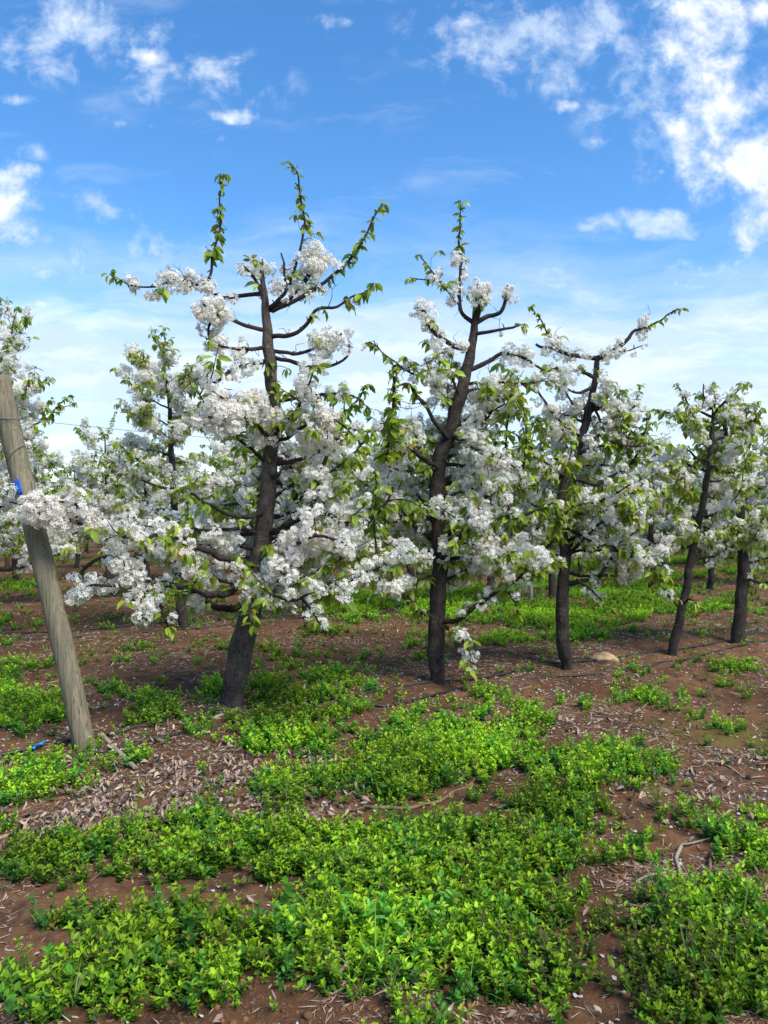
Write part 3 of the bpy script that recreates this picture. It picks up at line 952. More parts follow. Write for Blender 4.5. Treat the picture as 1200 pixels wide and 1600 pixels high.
B(T, [(882, 780), (900, 760, -.35), (890, 730, -.45), (870, 700, -.5)], 6, 2, lf=[(.2, 1, 1.1)], leafy=.6, sides=2)
B(T, [(880, 850), (870, 820, -.4), (895, 790, -.5), (900, 760, -.5)], 6, 2, lf=[(.2, 1, 1.1)], leafy=.6, gap=.014, sides=1)
B(T, [(900, 705), (860, 720, .2), (830, 700, .25), (815, 670, .25)], 8, 3, bl=[(.3, 1, .9, .085)], leafy=.4, sides=2)
B(T, [(880, 800), (930, 800, .2), (980, 780, .25), (1010, 750, .25)], 8, 3, bl=[(.2, 1, .8, .085)], leafy=.5, sides=3)
B(T, [(924, 620), (955, 690, -.1), (990, 690, -.15), (1020, 660, -.15)], 6, 2, bl=[(.3, .7, .8, .07)], lf=[(.5, 1, 1)], leafy=.5, sides=1)
B(T, [(883, 870), (935, 820, -.25), (975, 815, -.3), (1005, 800, -.3)], 8, 2, bl=[(.3, 1, .8, .08)], lf=[(.4, 1, 1)], leafy=.6, sides=2)
T.fill(16, 1.0, 2.3, (0.6, 1.05), az=[1.3, 2.2, -0.6, 0.5, 2.8, -2.6], dens=.85, leafy=.6, leaf_tip=.6)
T.fill(6, 0.95, 1.6, (0.6, 1.0), az=[-0.4, -2.75, 0.3, -0.7, 3.0, -2.5], dens=1.0, leafy=.6, rad=.085)
T.fill(8, 1.9, 2.7, (0.4, 0.75), az=[0.3, 2.7, 1.3, -0.3, -2.8, 2.0], dens=1.0, leafy=.4, leaf_tip=.7)
T.finish('cherry tree with a flat forked top and a bulging foot, beside the flat tan rock', 'tree', FRONT)

# ---- fourth tree, slender and leaning
T = px_tree((1050, 1023), [(1050, 1023, 17), (1054, 1000, 18), (1063, 965, 16), (1075, 900, 15), (1085, 850, 14), (1095, 800, 13), (1103, 760, 12), (1109, 720, 11), (1112, 680, 9), (1115, 640, 6), (1115, 622, 2.5)],
            M_BARK, 4, slim=0.8)
B(T, [(1114, 652), (1088, 640, -.05), (1070, 622, -.1), (1058, 598, -.1)], 6, 2, bl=[(.2, .8, .9, .06)], lf=[(.5, 1, .8)], leafy=.5)
B(T, [(1114, 648), (1130, 632, -.05), (1150, 612, -.1), (1172, 598, -.1)], 6, 2, bl=[(.3, .85, 1, .07)], lf=[(.7, 1, .7)], leafy=.3)
B(T, [(1113, 662), (1082, 655, .1), (1050, 645, .1), (1028, 640, .1)], 6, 2, bl=[(.2, 1, .8, .065)], lf=[(.4, 1, .9)], leafy=.6)
B(T, [(1113, 664), (1145, 655, .1), (1165, 648, .1), (1178, 630, .1)], 6, 2, bl=[(.4, 1, 1, .08)], lf=[(.6, 1, .8)], leafy=.5)
B(T, [(1110, 722), (1088, 716, -.1), (1076, 704, -.1), (1062, 706, -.1)], 6, 3, bl=[(.4, 1, 1.1, .08)], leafy=.4)
B(T, [(1107, 738), (1080, 728, .15), (1055, 726, .2), (1035, 718, .2)], 5, 2, bl=[(.3, 1, 1, .08)], leafy=.3)
B(T, [(1112, 690), (1135, 682, .1), (1150, 690, .1)], 5, 3, bl=[(.5, 1, .9, .07)], leafy=.4)
B(T, [(1062, 950), (1040, 925, -.1), (1028, 912, -.1)], 5, 2, bl=[(.4, 1, .7, .06)], leafy=.5)
B(T, [(1066, 945), (1080, 935, -.15), (1095, 950, -.2)], 5, 2, bl=[(.4, 1, .7, .05)], leafy=.5)
B(T, [(1112, 640), (1100, 620, 0), (1098, 600, 0)], 5, 2, bl=[(.3, 1, .9, .06)], leafy=.4)
B(T, [(1115, 640), (1117, 622), (1112, 596)], 5, 2, bl=[(0, .8, 1.2, .07)], lf=[(.5, 1, .7)], leafy=.5)
T.fill(14, 1.0, 2.5, (0.5, 0.95), dens=.95, leafy=.6, leaf_tip=.55)
T.finish('slender young cherry tree leaning to the right, thin trunk with pale foot', 'tree', FRONT)

# ---- fifth tree
T = px_tree((1153, 1003), [(1153, 1003, 24), (1154, 985, 25), (1158, 940, 21), (1161, 890, 21), (1160, 840, 18), (1155, 790, 15), (1146, 740, 12), (1136, 690, 10), (1132, 655, 6)], M_BARK, 5, slim=0.82)
B(T, [(1160, 845), (1175, 838, -.1), (1195, 832, -.1), (1215, 815, -.1)], 9, 3, bl=[(.3, 1, .8, .08)], leafy=.4, sides=2)
B(T, [(1162, 900), (1185, 912, -.1), (1210, 905, -.1)], 7, 3, bl=[(.2, 1, .9, .075)], leafy=.4, sides=2)
B(T, [(1136, 695), (1155, 685, 0), (1172, 660, 0), (1185, 650, 0)], 6, 2, bl=[(.2, 1, .9, .075)], leafy=.5, sides=1)
B(T, [(1133, 662), (1130, 645), (1134, 622)], 5, 2, bl=[(0, .8, 1.2, .07)], lf=[(.5, 1, .7)], leafy=.5)
T.fill(20, 1.0, 2.6, (0.55, 1.05), dens=1.0, leafy=.6, leaf_tip=.5)
T.finish('stout dark cherry tree standing close behind the slender leaning one', 'tree', FRONT)


# ---- trees of the rows behind
def row_tree(base, seed, H=3.0, lean=(0.0, 0.0), simple=False, label='', group=None, nb=18, girth=0.07, shoots=2, lowest=0.8):
    t = Tree(base, lo=True, simple=simple)
    b = t.base
    n = 6
    pts = [b + np.array([lean[0] * (k / n) + rng.normal(0, 0.02), lean[1] * (k / n) + rng.normal(0, 0.02), -0.05 + (H + 0.05) * k / n]) for k in range(n + 1)]
    t.trunk(pts, [girth, girth * 0.92, girth * 0.8, girth * 0.68, girth * 0.55, girth * 0.38, girth * 0.16], M_BARK, seed)
    t.fill(nb, b[2] + lowest, b[2] + H * 0.97, (0.7, 1.2), dens=1.25, leafy=.5, rad=.1, leaf_tip=.55, sides=(1, 2) if simple else (1, 3))
    top = t.axis[-1]
    for k in range(shoots):
        a = rng.uniform(0, 6.28)
        d = np.array([math.cos(a) * 0.35, math.sin(a) * 0.35, 1.0])
        L = rng.uniform(0.35, 0.75)
        q = t.axis[-4] if not simple else t.axis[-2]
        t.branch([q, q + d * L * 0.5, q + d * L + rng.normal(0, 0.04, 3)], 0.009, 0.003, bl=[(.05, .5, .8, .06)], lf=[(.35, 1)], leafy=.2)
    return t.finish(label, 'tree', group)


def row_y(k, x):
    return ROW_Y0 + ROW_STEP * k + ROW_SLOPE * x


def row_base(k, px, off=0.0):
    """where row k crosses the sight line through picture column px"""
    s = (px - CX) / F
    Y = (ROW_Y0 + ROW_STEP * k) / (1 - ROW_SLOPE * s) + off
    X = s * Y
    return np.array([X, Y, float(height(X, Y))])


SECOND = 'blossoming cherry trees of the second row'
row_tree(row_base(1, 286), 11, 3.6, (-0.25, 0), label='cherry tree in the second row, trunk seen left of the thick grey trunk', group=SECOND, nb=32, shoots=3)
row_tree(row_base(1, -30), 12, 3.75, (0.15, 0), label='cherry tree at the edge of the orchard behind the leaning post', group=SECOND, nb=30, shoots=3)
row_tree(row_base(1, 478), 13, 2.7, (0.1, 0), label='cherry tree in the second row behind the gap right of the first trunk', group=SECOND, nb=26)
row_tree(row_base(1, 639), 14, 2.6, (0.05, 0), label='cherry tree with a thin trunk just left of the second front trunk', group=SECOND, nb=26)
row_tree(row_base(1, 765), 15, 2.6, (0.05, 0), label='cherry tree behind the space between the second and third front trunks', group=SECOND, nb=26)
row_tree(row_base(1, 864), 16, 2.6, (0.1, 0), label='cherry tree half hidden behind the third front trunk', group=SECOND, nb=26)
row_tree(row_base(1, 1017), 17, 2.5, (0.0, 0), label='cherry tree between the third trunk and the slender leaning one, green herbs at its foot', group=SECOND, nb=24)
row_tree(row_base(1, 1110), 18, 2.5, (0.1, 0), label='cherry tree seen between the slender leaning trunk and the stout one', group=SECOND, nb=24)
row_tree(row_base(1, 1215), 19, 2.7, (0.1, 0), label='cherry tree in the second row beyond the stout front trunk', group=SECOND, nb=24)

BACK = 'blossoming cherry trees of the farther rows'
BACK_LABEL = 'far cherry tree in white blossom in the rows behind the second row'
protos = []
for s in range(5):
    protos.append(row_tree((0, 0, 0), 30 + s, [2.7, 2.9, 3.1, 2.6, 3.0][s], (rng.normal(0, .12), rng.normal(0, .1)), simple=True, label=BACK_LABEL, group=BACK, nb=24))
used = set()


def place_tree(k, loc, rot, sc):
    src = protos[k]
    if k not in used:
        used.add(k)
        r = src
    else:
        r = src.copy()
        COL.objects.link(r)
        for ch in src.children:
            c = ch.copy()
            COL.objects.link(c)
            c.parent = r
    r.location = loc
    r.rotation_euler = (0, 0, rot)
    r.scale = (sc, sc, sc)


for k in range(2, 8):
    y0 = ROW_Y0 + ROW_STEP * k
    x = -0.46 * y0
    while x < 0.74 * y0:
        yy = row_y(k, x) + rng.normal(0, 0.12)
        xx = x + rng.normal(0, 0.12)
        if rng.random() > 0.06:
            place_tree(int(rng.integers(0, 5)), (xx, yy, float(height(xx, yy)) * math.exp(-((math.hypot(xx, yy) / 120) ** 2))), rng.uniform(0, 6.28), rng.uniform(0.88, 1.1))
        x += 1.5

# ------------------------------------------------------------------ leaning end post with wire
M_WOOD, tw, ow = new_mat('weathered_wood')
wo_ = tw.node('ShaderNodeTexCoord').outputs['Object']
g1 = tw.noise(tw.vmath('MULTIPLY', wo_, (26, 26, 1.6)), 1.0, 6, 0.65, 0.8)
g2 = tw.noise(tw.vmath('MULTIPLY', wo_, (70, 70, 2.2)), 1.0, 4, 0.6, 0.5)
g3 = tw.noise(wo_, 3.2, 4, 0.6)
g4 = tw.noise(wo_, 120.0, 3, 0.6)
wc = tw.mix(tw.ramp(g1, 0.35, 0.65), c4((0.15, 0.125, 0.082)), c4((0.27, 0.225, 0.145)))
wc = tw.mix(tw.ramp(g3, 0.4, 0.66, 0, 0.6), wc, c4((0.16, 0.155, 0.095)))
wc = tw.mix(tw.ramp(g2, 0.33, 0.42, 0.8, 0), wc, c4((0.055, 0.045, 0.032)))
wc = tw.mix(tw.ramp(g4, 0.35, 0.6, 0.3, 0), wc, c4((0.1, 0.085, 0.06)))
bw = principled(tw, 0.88, 0.15)
tw.put(bw.inputs['Base Color'], wc)
bpw = tw.node('ShaderNodeBump')
bpw.inputs['Strength'].default_value = 0.9
bpw.inputs['Distance'].default_value = 0.012
tw.put(bpw.inputs['Height'], tw.math('ADD', g1, g2))
tw.l.new(bpw.outputs[0], bw.inputs['Normal'])
tw.l.new(bw.outputs[0], ow.inputs[0])
M_BLUE = simple_mat('blue_paint', (0.02, 0.11, 0.45), 0.5, 0.25, 30)
M_WIRE = simple_mat('galvanised_wire', (0.16, 0.155, 0.15), 0.45, 0.2, 40, spec=0.5)
M_HOSE = simple_mat('black_hose', (0.018, 0.017, 0.018), 0.5, 0.5, 8, spec=0.4)

pb = G(140, 1170)
pt = P(0, 590, pb[1] + 0.05)
post = bpy.data.objects.new('wooden_post', None)
COL.objects.link(post)
post.location = pb
tag(post, 'thick weathered wooden end post leaning to the left at the head of the row', 'post')
a = Acc()
kk = np.linspace(0, 1, 60)[:, None]
pp = (pb + np.array([0, 0, -0.15])) * (1 - kk) + pt * kk
pp = pp + np.stack([0.012 * np.sin(kk[:, 0] * 5), kk[:, 0] * 0, kk[:, 0] * 0], 1)
rad = np.linspace(0.0675, 0.0695, 60)
tube(a, pp - pb, rad, 24, 0.05, seed=3)
link('shaft', a.mesh('shaft', [M_WOOD]), post)
ax = unit(pt - pb)


def ring_pts(f, turns, tilt, r=0.0735, n=40, a0=0.0):
    c = pb * (1 - f) + pt * f + np.array([0.012 * math.sin(f * 5), 0, 0])
    e1 = unit(np.cross(ax, np.array([0, 1.0, 0])))
    e2 = np.cross(ax, e1)
    th = np.linspace(a0, a0 + 2 * np.pi * turns, n)
    return np.array([c + r * (math.cos(t) * e1 + math.sin(t) * e2) + ax * (tilt * math.cos(t)) for t in th])


a = Acc()
for f, tl, tn in ((0.885, 0.01, 1.0), (0.79, -0.055, 1.0)):
    a = Acc()
    q = ring_pts(f, tn, tl, 0.0735)
    tube(a, q - pb, np.full(len(q), 0.0026), 6)
    link('wire_wrap', a.mesh('wire_wrap', [M_WIRE]), post)
# paint mark: a thin curved patch a little proud of the shaft
a = Acc()
nu, nv = 10, 8
Vp, e1 = [], unit(np.cross(ax, np.array([0, 1.0, 0])))
e2 = np.cross(ax, e1)
front = unit(-pb * np.array([1, 1, 0]))
ang0 = math.atan2(np.dot(front, e2), np.dot(front, e1))
sgn = 1 if np.dot(-e1 * math.sin(ang0) + e2 * math.cos(ang0), np.array([-1, 0, 0])) > 0 else -1
for layer in (0.0735, 0.0755):
    for j in range(nv):
        for i in range(nu):
            u = i / (nu - 1)
            v = j / (nv - 1)
            edge = 1 - 0.35 * abs(u - 0.4) - 0.1 * math.sin(u * 17)
            th = ang0 + sgn * (0.28 + 0.62 * u)
            f = 0.684 + 0.042 * v * edge
            c = pb * (1 - f) + pt * f + np.array([0.012 * math.sin(f * 5), 0, 0])
            Vp.append(c + layer * (math.cos(th) * e1 + math.sin(th) * e2))
Lp = []
for o_ in (0, nu * nv):
    for j in range(nv - 1):
        for i in range(nu - 1):
            Lp += [o_ + j * nu + i, o_ + j * nu + i + 1, o_ + (j + 1) * nu + i + 1, o_ + (j + 1) * nu + i]
edge_ids = [i for i in range(nu)] + [j * nu + nu - 1 for j in range(1, nv)] + [(nv - 1) * nu + i for i in range(nu - 2, -1, -1)] + [j * nu for j in range(nv - 2, 0, -1)]
for q0, q1 in zip(edge_ids, edge_ids[1:] + edge_ids[:1]):
    Lp += [q0, q1, q1 + nu * nv, q0 + nu * nv]
a.add(np.array(Vp) - pb, Lp, np.full(len(Lp) // 4, 4))
link('blue_mark', a.mesh('blue_mark', [M_BLUE]), post)

# trellis wire along the front row
wz = pb * (1 - 0.885) + pt * 0.885
w_dir = unit(np.array([1, ROW_SLOPE, 0]))
wp, wr = smooth_path([wz - w_dir * 1.6 - np.array([0, 0, -0.05]), wz + np.array([0, -0.088, 0.0]), wz + w_dir * 1.4 + np.array([0, 0.05, -0.05]), wz + w_dir * 4 + np.array([0, 0.15, -0.08]), wz + w_dir * 8 + np.array([0, 0.2, -0.02])], [0.0021] * 5, 0.1)
a = Acc()
tube(a, wp, wr, 6)
tag(link('trellis_wire', a.mesh('trellis_wire', [M_WIRE])), 'thin steel wire running from the leaning post into the trees', 'wire')

# thin stakes in the rows behind
M_STAKE = simple_mat('grey_stake', (0.27, 0.245, 0.19), 0.85, 0.3, 8.0, (3, 3, 0.4), 0.15, 0.4)
stakes = ((2, 310, 2.3, 'pale wooden stake standing among the trees left of the first trunk'), (1, 829, 2.3, 'pale wooden stake rising between the second and third trunks'),
          (1, 1174, 2.1, 'pale wooden stake right of the stout dark trunk'), (1, 645, 1.0, 'short pale stake beside a thin trunk behind the second tree'))
first_stake = None
for (rk, px, hh, lab) in stakes:
    b = row_base(rk, px, 0.1)
    if first_stake is None or hh == 1.0:
        a = Acc()
        q, r = smooth_path([(0, 0, -0.1), (0.01, 0, hh * 0.5), (0, 0, hh)], [0.036, 0.035, 0.033], 0.1)
        tube(a, q, r, 12, 0.06)
        o = link('wooden_stake', a.mesh('wooden_stake', [M_STAKE]))
        first_stake = first_stake or o
    else:
        o = first_stake.copy()
        COL.objects.link(o)
    o.location = b
    tag(o, lab, 'stake', 'stakes in the rows behind')


# ------------------------------------------------------------------ hoses, sticks, stones
def ground_path(px, lift):
    return [G(x, y) + np.array([0, 0, lift + (random.random() - .5) * 0.006]) for (x, y) in px]


def lay(name, pix, r, mat, label, cat, group=None, lift=None, taper=1.0, seg=8, rough=0.0, wob=0.0, extra=()):
    pts = [np.asarray(p, float) for p in pix] if len(pix[0]) == 3 else ground_path(pix, r * 0.7 if lift is None else lift)
    path, rr = smooth_path(pts, np.linspace(r, r * taper, len(pts)), 0.03, wob, random.random() * 40)
    path[:, 2] = np.maximum(path[:, 2], height(path[:, 0], path[:, 1]) + rr * 0.4)
    org = path[0].copy()
    ac_ = Acc()
    tube(ac_, path - org, rr, seg, rough)
    for e in extra:
        pe = ground_path(e, 0.012)
        q, r2 = smooth_path(pe, np.linspace(r * 0.7, r * 0.3, len(pe)), 0.03, wob, 3)
        tube(ac_, q - org, r2, 6, rough)
    return tag(link(name, ac_.mesh(name, [mat]), None, org), label, cat, group)


HG = 'drip hoses along the tree rows'
lay('drip_hose', [(-60, 1225), (30, 1203), (100, 1188), (160, 1176), (213, 1162), (250, 1155), (320, 1140), (443, 1120), (510, 1115), (573, 1103), (615, 1096), (720, 1078), (850, 1060), (920, 1055), (1000, 1044), (1075, 1030), (1150, 1012), (1200, 1002), (1260, 992)],
    0.0105, M_HOSE, 'black drip hose lying in front of the front row of trunks', 'hose', HG)
lay('drip_hose', [(-40, 1190), (100, 1160), (197, 1143), (247, 1132), (300, 1119), (345, 1111), (450, 1098), (545, 1089), (629, 1070), (675, 1066), (770, 1058), (825, 1044), (870, 1037), (920, 1035), (980, 1026), (1030, 1020), (1090, 1010), (1150, 1000), (1230, 985)],
    0.0105, M_HOSE, 'black drip hose running close along the feet of the front trunks', 'hose', HG)
lay('drip_hose', [(-60, 1012), (0, 1003), (113, 997), (240, 987), (330, 980), (450, 968), (560, 962), (660, 955)], 0.0105, M_HOSE, 'nearer black drip hose on the bare soil behind the leaning post', 'hose', HG)
lay('drip_hose', [(-60, 996), (0, 991), (113, 986), (198, 979), (330, 972), (450, 962), (560, 955), (660, 948)], 0.0105, M_HOSE, 'farther black drip hose on the bare soil behind the leaning post', 'hose', HG)

M_STICK = simple_mat('dry_stick', (0.16, 0.095, 0.055), 0.85, 0.35, 14, bump=0.3)
M_PALE = simple_mat('pale_stick', (0.26, 0.21, 0.15), 0.85, 0.3, 14, bump=0.3)
lay('dry_stem', [(575, 1264), (640, 1264), (692, 1250), (742, 1220), (785, 1188), (815, 1164)], 0.011, M_STICK, 'long curved dry stem lying along the bare strip in the middle', 'stick', None, taper=.4, rough=.15, wob=.02)
lay('dry_stem', [(1215, 1276), (1150, 1305), (1122, 1324), (1109, 1345), (1105, 1368)], 0.010, M_STICK, 'bent reddish stick curving down at the right', 'stick', None, taper=.7, rough=.15, wob=.015)
lay('dry_stem', [(1064, 1324), (1055, 1345), (1063, 1372), (1075, 1400), (1087, 1424)], 0.009, M_PALE, 'hooked pale brown stick with a side twig at the edge of the herbs', 'stick', None, taper=.6, rough=.15, wob=.015, extra=([(1064, 1324), (1090, 1320), (1112, 1316)],))
lay('dry_stem', [(985, 1385), (1010, 1372), (1045, 1364), (1062, 1360)], 0.006, M_PALE, 'thin pale twig left of the hooked stick', 'stick', None, taper=.6, rough=.1, wob=.01)
lay('dry_stem', [(615, 1600), (645, 1586), (690, 1562)], 0.006, M_STICK, 'thin reddish twig lying on bare soil under the nearest herbs', 'stick', None, taper=.6, rough=.1, wob=.01)
lay('dry_stem', [(228, 1120), (262, 1102), (280, 1098), (298, 1096)], 0.006, M_PALE, 'thin forked twig on bare soil left of the thick grey trunk', 'stick', None, taper=.5, wob=.01, extra=([(250, 1108), (262, 1098), (270, 1096)],))
lay('dry_stem', [(158, 1150), (178, 1170), (198, 1190), (212, 1204)], 0.016, M_PALE, 'short grey stick lying at the foot of the leaning post', 'stick', None, taper=.9, rough=.1)
lay('dry_stem', [(325, 1128), (350, 1117), (375, 1110)], 0.014, M_PALE, 'pale stick lying in front of the foot of the thick grey trunk', 'stick', None, taper=.8, rough=.1)
lay('dry_stem', [(900, 1150), (930, 1152), (965, 1160)], 0.006, M_STICK, 'small dark twig on the bare soil above the right green patch', 'stick', None, taper=.5, wob=.02)
lay('dry_stem', [(1080, 1190), (1130, 1196), (1165, 1214), (1195, 1216)], 0.007, M_PALE, 'pale twig on the litter at the right', 'stick', None, taper=.5, wob=.03)


def stone(name, px, py, w, h, d, mat, label, seed):
    g = G(px, py)
    ac_ = Acc()
    nu_, nv_ = 28, 16
    V_, L_ = [], []
    for j in range(nv_ + 1):
        ph = math.pi * j / nv_
        for i in range(nu_):
            th = 2 * math.pi * i / nu_
            x, y, z = math.sin(ph) * math.cos(th), math.sin(ph) * math.sin(th), math.cos(ph)
            k = 1 + 0.45 * float(fbm(np.array(x * 1.3 + seed), np.array(y * 1.3 + z * 1.7), 0.9, 3, 60))
            V_.append((x * w * k, y * d * k, max(-0.4, z) * h * k))
    for j in range(nv_):
        for i in range(nu_):
            L_ += [j * nu_ + i, (j + 1) * nu_ + i, (j + 1) * nu_ + (i + 1) % nu_, j * nu_ + (i + 1) % nu_]
    ac_.add(np.array(V_), L_, np.full(len(L_) // 4, 4))
    return tag(link(name, ac_.mesh(name, [mat]), None, g + np.array([0, 0, h * 0.25])), label, 'stone')


M_ROCK = simple_mat('tan_rock', (0.36, 0.25, 0.14), 0.85, 0.3, 12, bump=0.6)
M_GREYSTONE = simple_mat('grey_stone', (0.25, 0.21, 0.18), 0.85, 0.3, 25, bump=0.5)
M_WHITE = simple_mat('white_stone', (0.7, 0.68, 0.64), 0.7, 0.1, 30)
stone('flat_rock', 944, 1027, 0.155, 0.075, 0.10, M_ROCK, 'flat tan rock lying beside the third trunk', 1.0)
stone('stone', 225, 1437, 0.020, 0.030, 0.02, M_GREYSTONE, 'brownish grey stone half hidden in the near left herbs', 2.0)
stone('stone', 635, 1522, 0.026, 0.022, 0.02, M_GREYSTONE, 'round grey stone among the nearest herbs in the middle', 3.0)
stone('pebble', 267, 1434, 0.009, 0.007, 0.008, M_WHITE, 'small white pebble on bare soil in the near left herbs', 4.0)

# scrap of blue tape
g = G(57, 1172)
a = Acc()
q = np.array([(-0.05, 0.0, 0.012), (-0.02, 0.01, 0.028), (0.0, 0.0, 0.022), (0.012, 0.012, 0.05), (0.045, 0.01, 0.055)])
wv = np.array([0.004, 0.018, 0.006])
Vt = np.vstack([q - wv, q + wv, q - wv + np.array([0, 0.0015, 0.002]), q + wv + np.array([0, 0.0015, 0.002])])
Lt, n5 = [], 5
for i in range(n5 - 1):
    Lt += [i, i + 1, 5 + i + 1, 5 + i, 10 + i, 15 + i, 15 + i + 1, 10 + i + 1, i, 10 + i, 10 + i + 1, i + 1, 5 + i, 5 + i + 1, 15 + i + 1, 15 + i]
Lt += [0, 5, 15, 10, 4, 14, 19, 9]
a.add(Vt, Lt, np.full(len(Lt) // 4, 4))
M_TAPE = simple_mat('blue_tape', (0.02, 0.25, 0.62), 0.4, 0.15, 30, spec=0.5)
tag(link('tape_scrap', a.mesh('tape_scrap', [M_TAPE]), None, g), 'bright blue scrap of tape on the ground left of the leaning post', 'tape')

# ------------------------------------------------------------------ herbs
# where they grow, as picture ellipses (x, y, half width, half height, strength); negative = bare soil
GREEN = np.array([
    (430, 1450, 620, 150, .52), (260, 1335, 330, 50, 1.15), (150, 1440, 170, 40, .6), (620, 1420, 360, 120, .9), (1000, 1380, 160, 60, .6), (150, 1170, 200, 40, .3),
    (120, 1350, 170, 55, 1.2), (330, 1345, 170, 45, 1.0), (520, 1360, 150, 60, .9), (700, 1400, 220, 110, 1.3), (560, 1480, 220, 100, 1.2),
    (280, 1490, 220, 60, 1.2), (90, 1560, 160, 50, 1.2), (300, 1560, 120, 45, 1.0), (830, 1480, 110, 90, .9), (760, 1310, 170, 45, 1.1),
    (880, 1275, 120, 40, 1.0), (980, 1205, 120, 36, 1.1), (905, 1235, 120, 36, 1.0), (1120, 1480, 110, 110, 1.3), (1090, 1580, 130, 60, 1.1),
    (700, 1180, 150, 70, 1.3), (820, 1140, 45, 40, 1.0), (640, 1225, 110, 35, 1.0), (450, 1150, 90, 55, 1.2), (460, 1220, 80, 50, 1.0), (430, 1105, 50, 22, 1.0),
    (60, 1230, 130, 50, .55), (60, 1130, 90, 35, .6), (230, 1105, 45, 24, .9), (330, 1085, 25, 18, .8), (190, 1085, 45, 12, .6), (300, 1150, 60, 18, .6), (330, 1230, 90, 60, .45),
    (215, 1200, 40, 25, .5), (8, 1075, 26, 30, .9), (580, 1110, 35, 14, .6), (500, 1065, 70, 14, .7), (565, 1033, 35, 8, .8), (430, 1028, 24, 10, .8), (425, 1072, 45, 14, .7),
    (995, 1092, 48, 13, .9), (1060, 1040, 40, 10, .8), (1170, 1046, 45, 12, .8), (880, 1058, 40, 10, .7), (960, 1050, 30, 10, .6), (870, 1110, 25, 10, .5), (745, 1050, 20, 12, .5),
    (1040, 1290, 60, 30, .65), (960, 1340, 90, 40, .75), (1130, 1165, 40, 10, .5), (1170, 1330, 50, 25, .35), (1000, 1430, 90, 60, .75), (1010, 1520, 90, 60, .65),
    (540, 940, 80, 30, 1.2), (720, 960, 110, 24, 1.1), (870, 965, 120, 30, 1.2), (900, 995, 70, 12, .9), (980, 940, 110, 28, 1.1), (560, 980, 40, 12, .6), (490, 985, 30, 18, .7),
    (35, 918, 40, 9, .8), (260, 935, 40, 14, .5), (430, 925, 60, 16, .5), (1120, 945, 60, 14, .6), (680, 990, 40, 10, .4), (790, 1000, 50, 10, .8),
    (330, 1405, 130, 26, -.9), (40, 1490, 60, 30, -.9), (440, 1560, 50, 28, -.8), (920, 1490, 60, 22, -.7), (560, 1590, 160, 16, -.7), (930, 1385, 80, 14, -.5), (620, 1275, 120, 16, -.9), (780, 1215, 70, 14, -.8),
    (520, 1300, 60, 14, -.5), (290, 1245, 175, 42, -.75), (130, 1275, 80, 26, -.3), (1110, 1370, 70, 22, -.5), (590, 1150, 30, 40, -.5), (860, 1470, 30, 40, -.2), (150, 1130, 40, 18, -.5), (680, 1085, 60, 14, -.5)])


def project(x, y, z=0.0):
    return CX + F * x / y, CY + F * (EYE - z) / y


def green(x, y):
    px, py = project(x, y, height(x, y))
    s = np.zeros_like(px)
    ng = np.zeros_like(px)
    for (cx, cy, rx, ry, am_) in GREEN:
        q = np.exp(-(((px - cx) / rx) ** 2 + ((py - cy) / ry) ** 2) * 1.1) * am_
        if am_ > 0:
            s = np.maximum(s, q)
        else:
            ng = np.minimum(ng, q)
    # beyond the second row: strips of herbs between the rows
    d = (y - ROW_Y0 - ROW_SLOPE * x) / ROW_STEP
    k = d - np.floor(d)
    strip = np.clip(1.1 - np.abs(k - 0.62) * 3.0, 0, 1) * np.clip((d - 0.95) * 4, 0, 1) * np.clip(0.5 + 0.2 * x, 0.0, 1.0)
    s = np.maximum(s, strip)
    return s + ng * 0.9 + 0.95 * fbm(x, y, 0.42, 3, 88, 0.6)


def herb_leaf(width, cup, fold):
    V = [(0, 0, 0), (0.3, width * 0.78, fold * width), (0.7, width * 0.82, fold * width + cup * .4), (1.0, 0, cup * .8), (0.7, -width * 0.82, fold * width + cup * .4), (0.3, -width * 0.78, fold * width), (0.5, 0, cup * 0.15)]
    return template(V, [(0, 6, 2, 1), (6, 3, 2), (0, 5, 4, 6), (6, 4, 3)])


HL = [herb_leaf(w, c, f) for w, c, f in ((0.31, 0.15, 0.3), (0.25, -0.25, 0.5), (0.36, 0.3, 0.15), (0.22, -0.4, 0.7))]


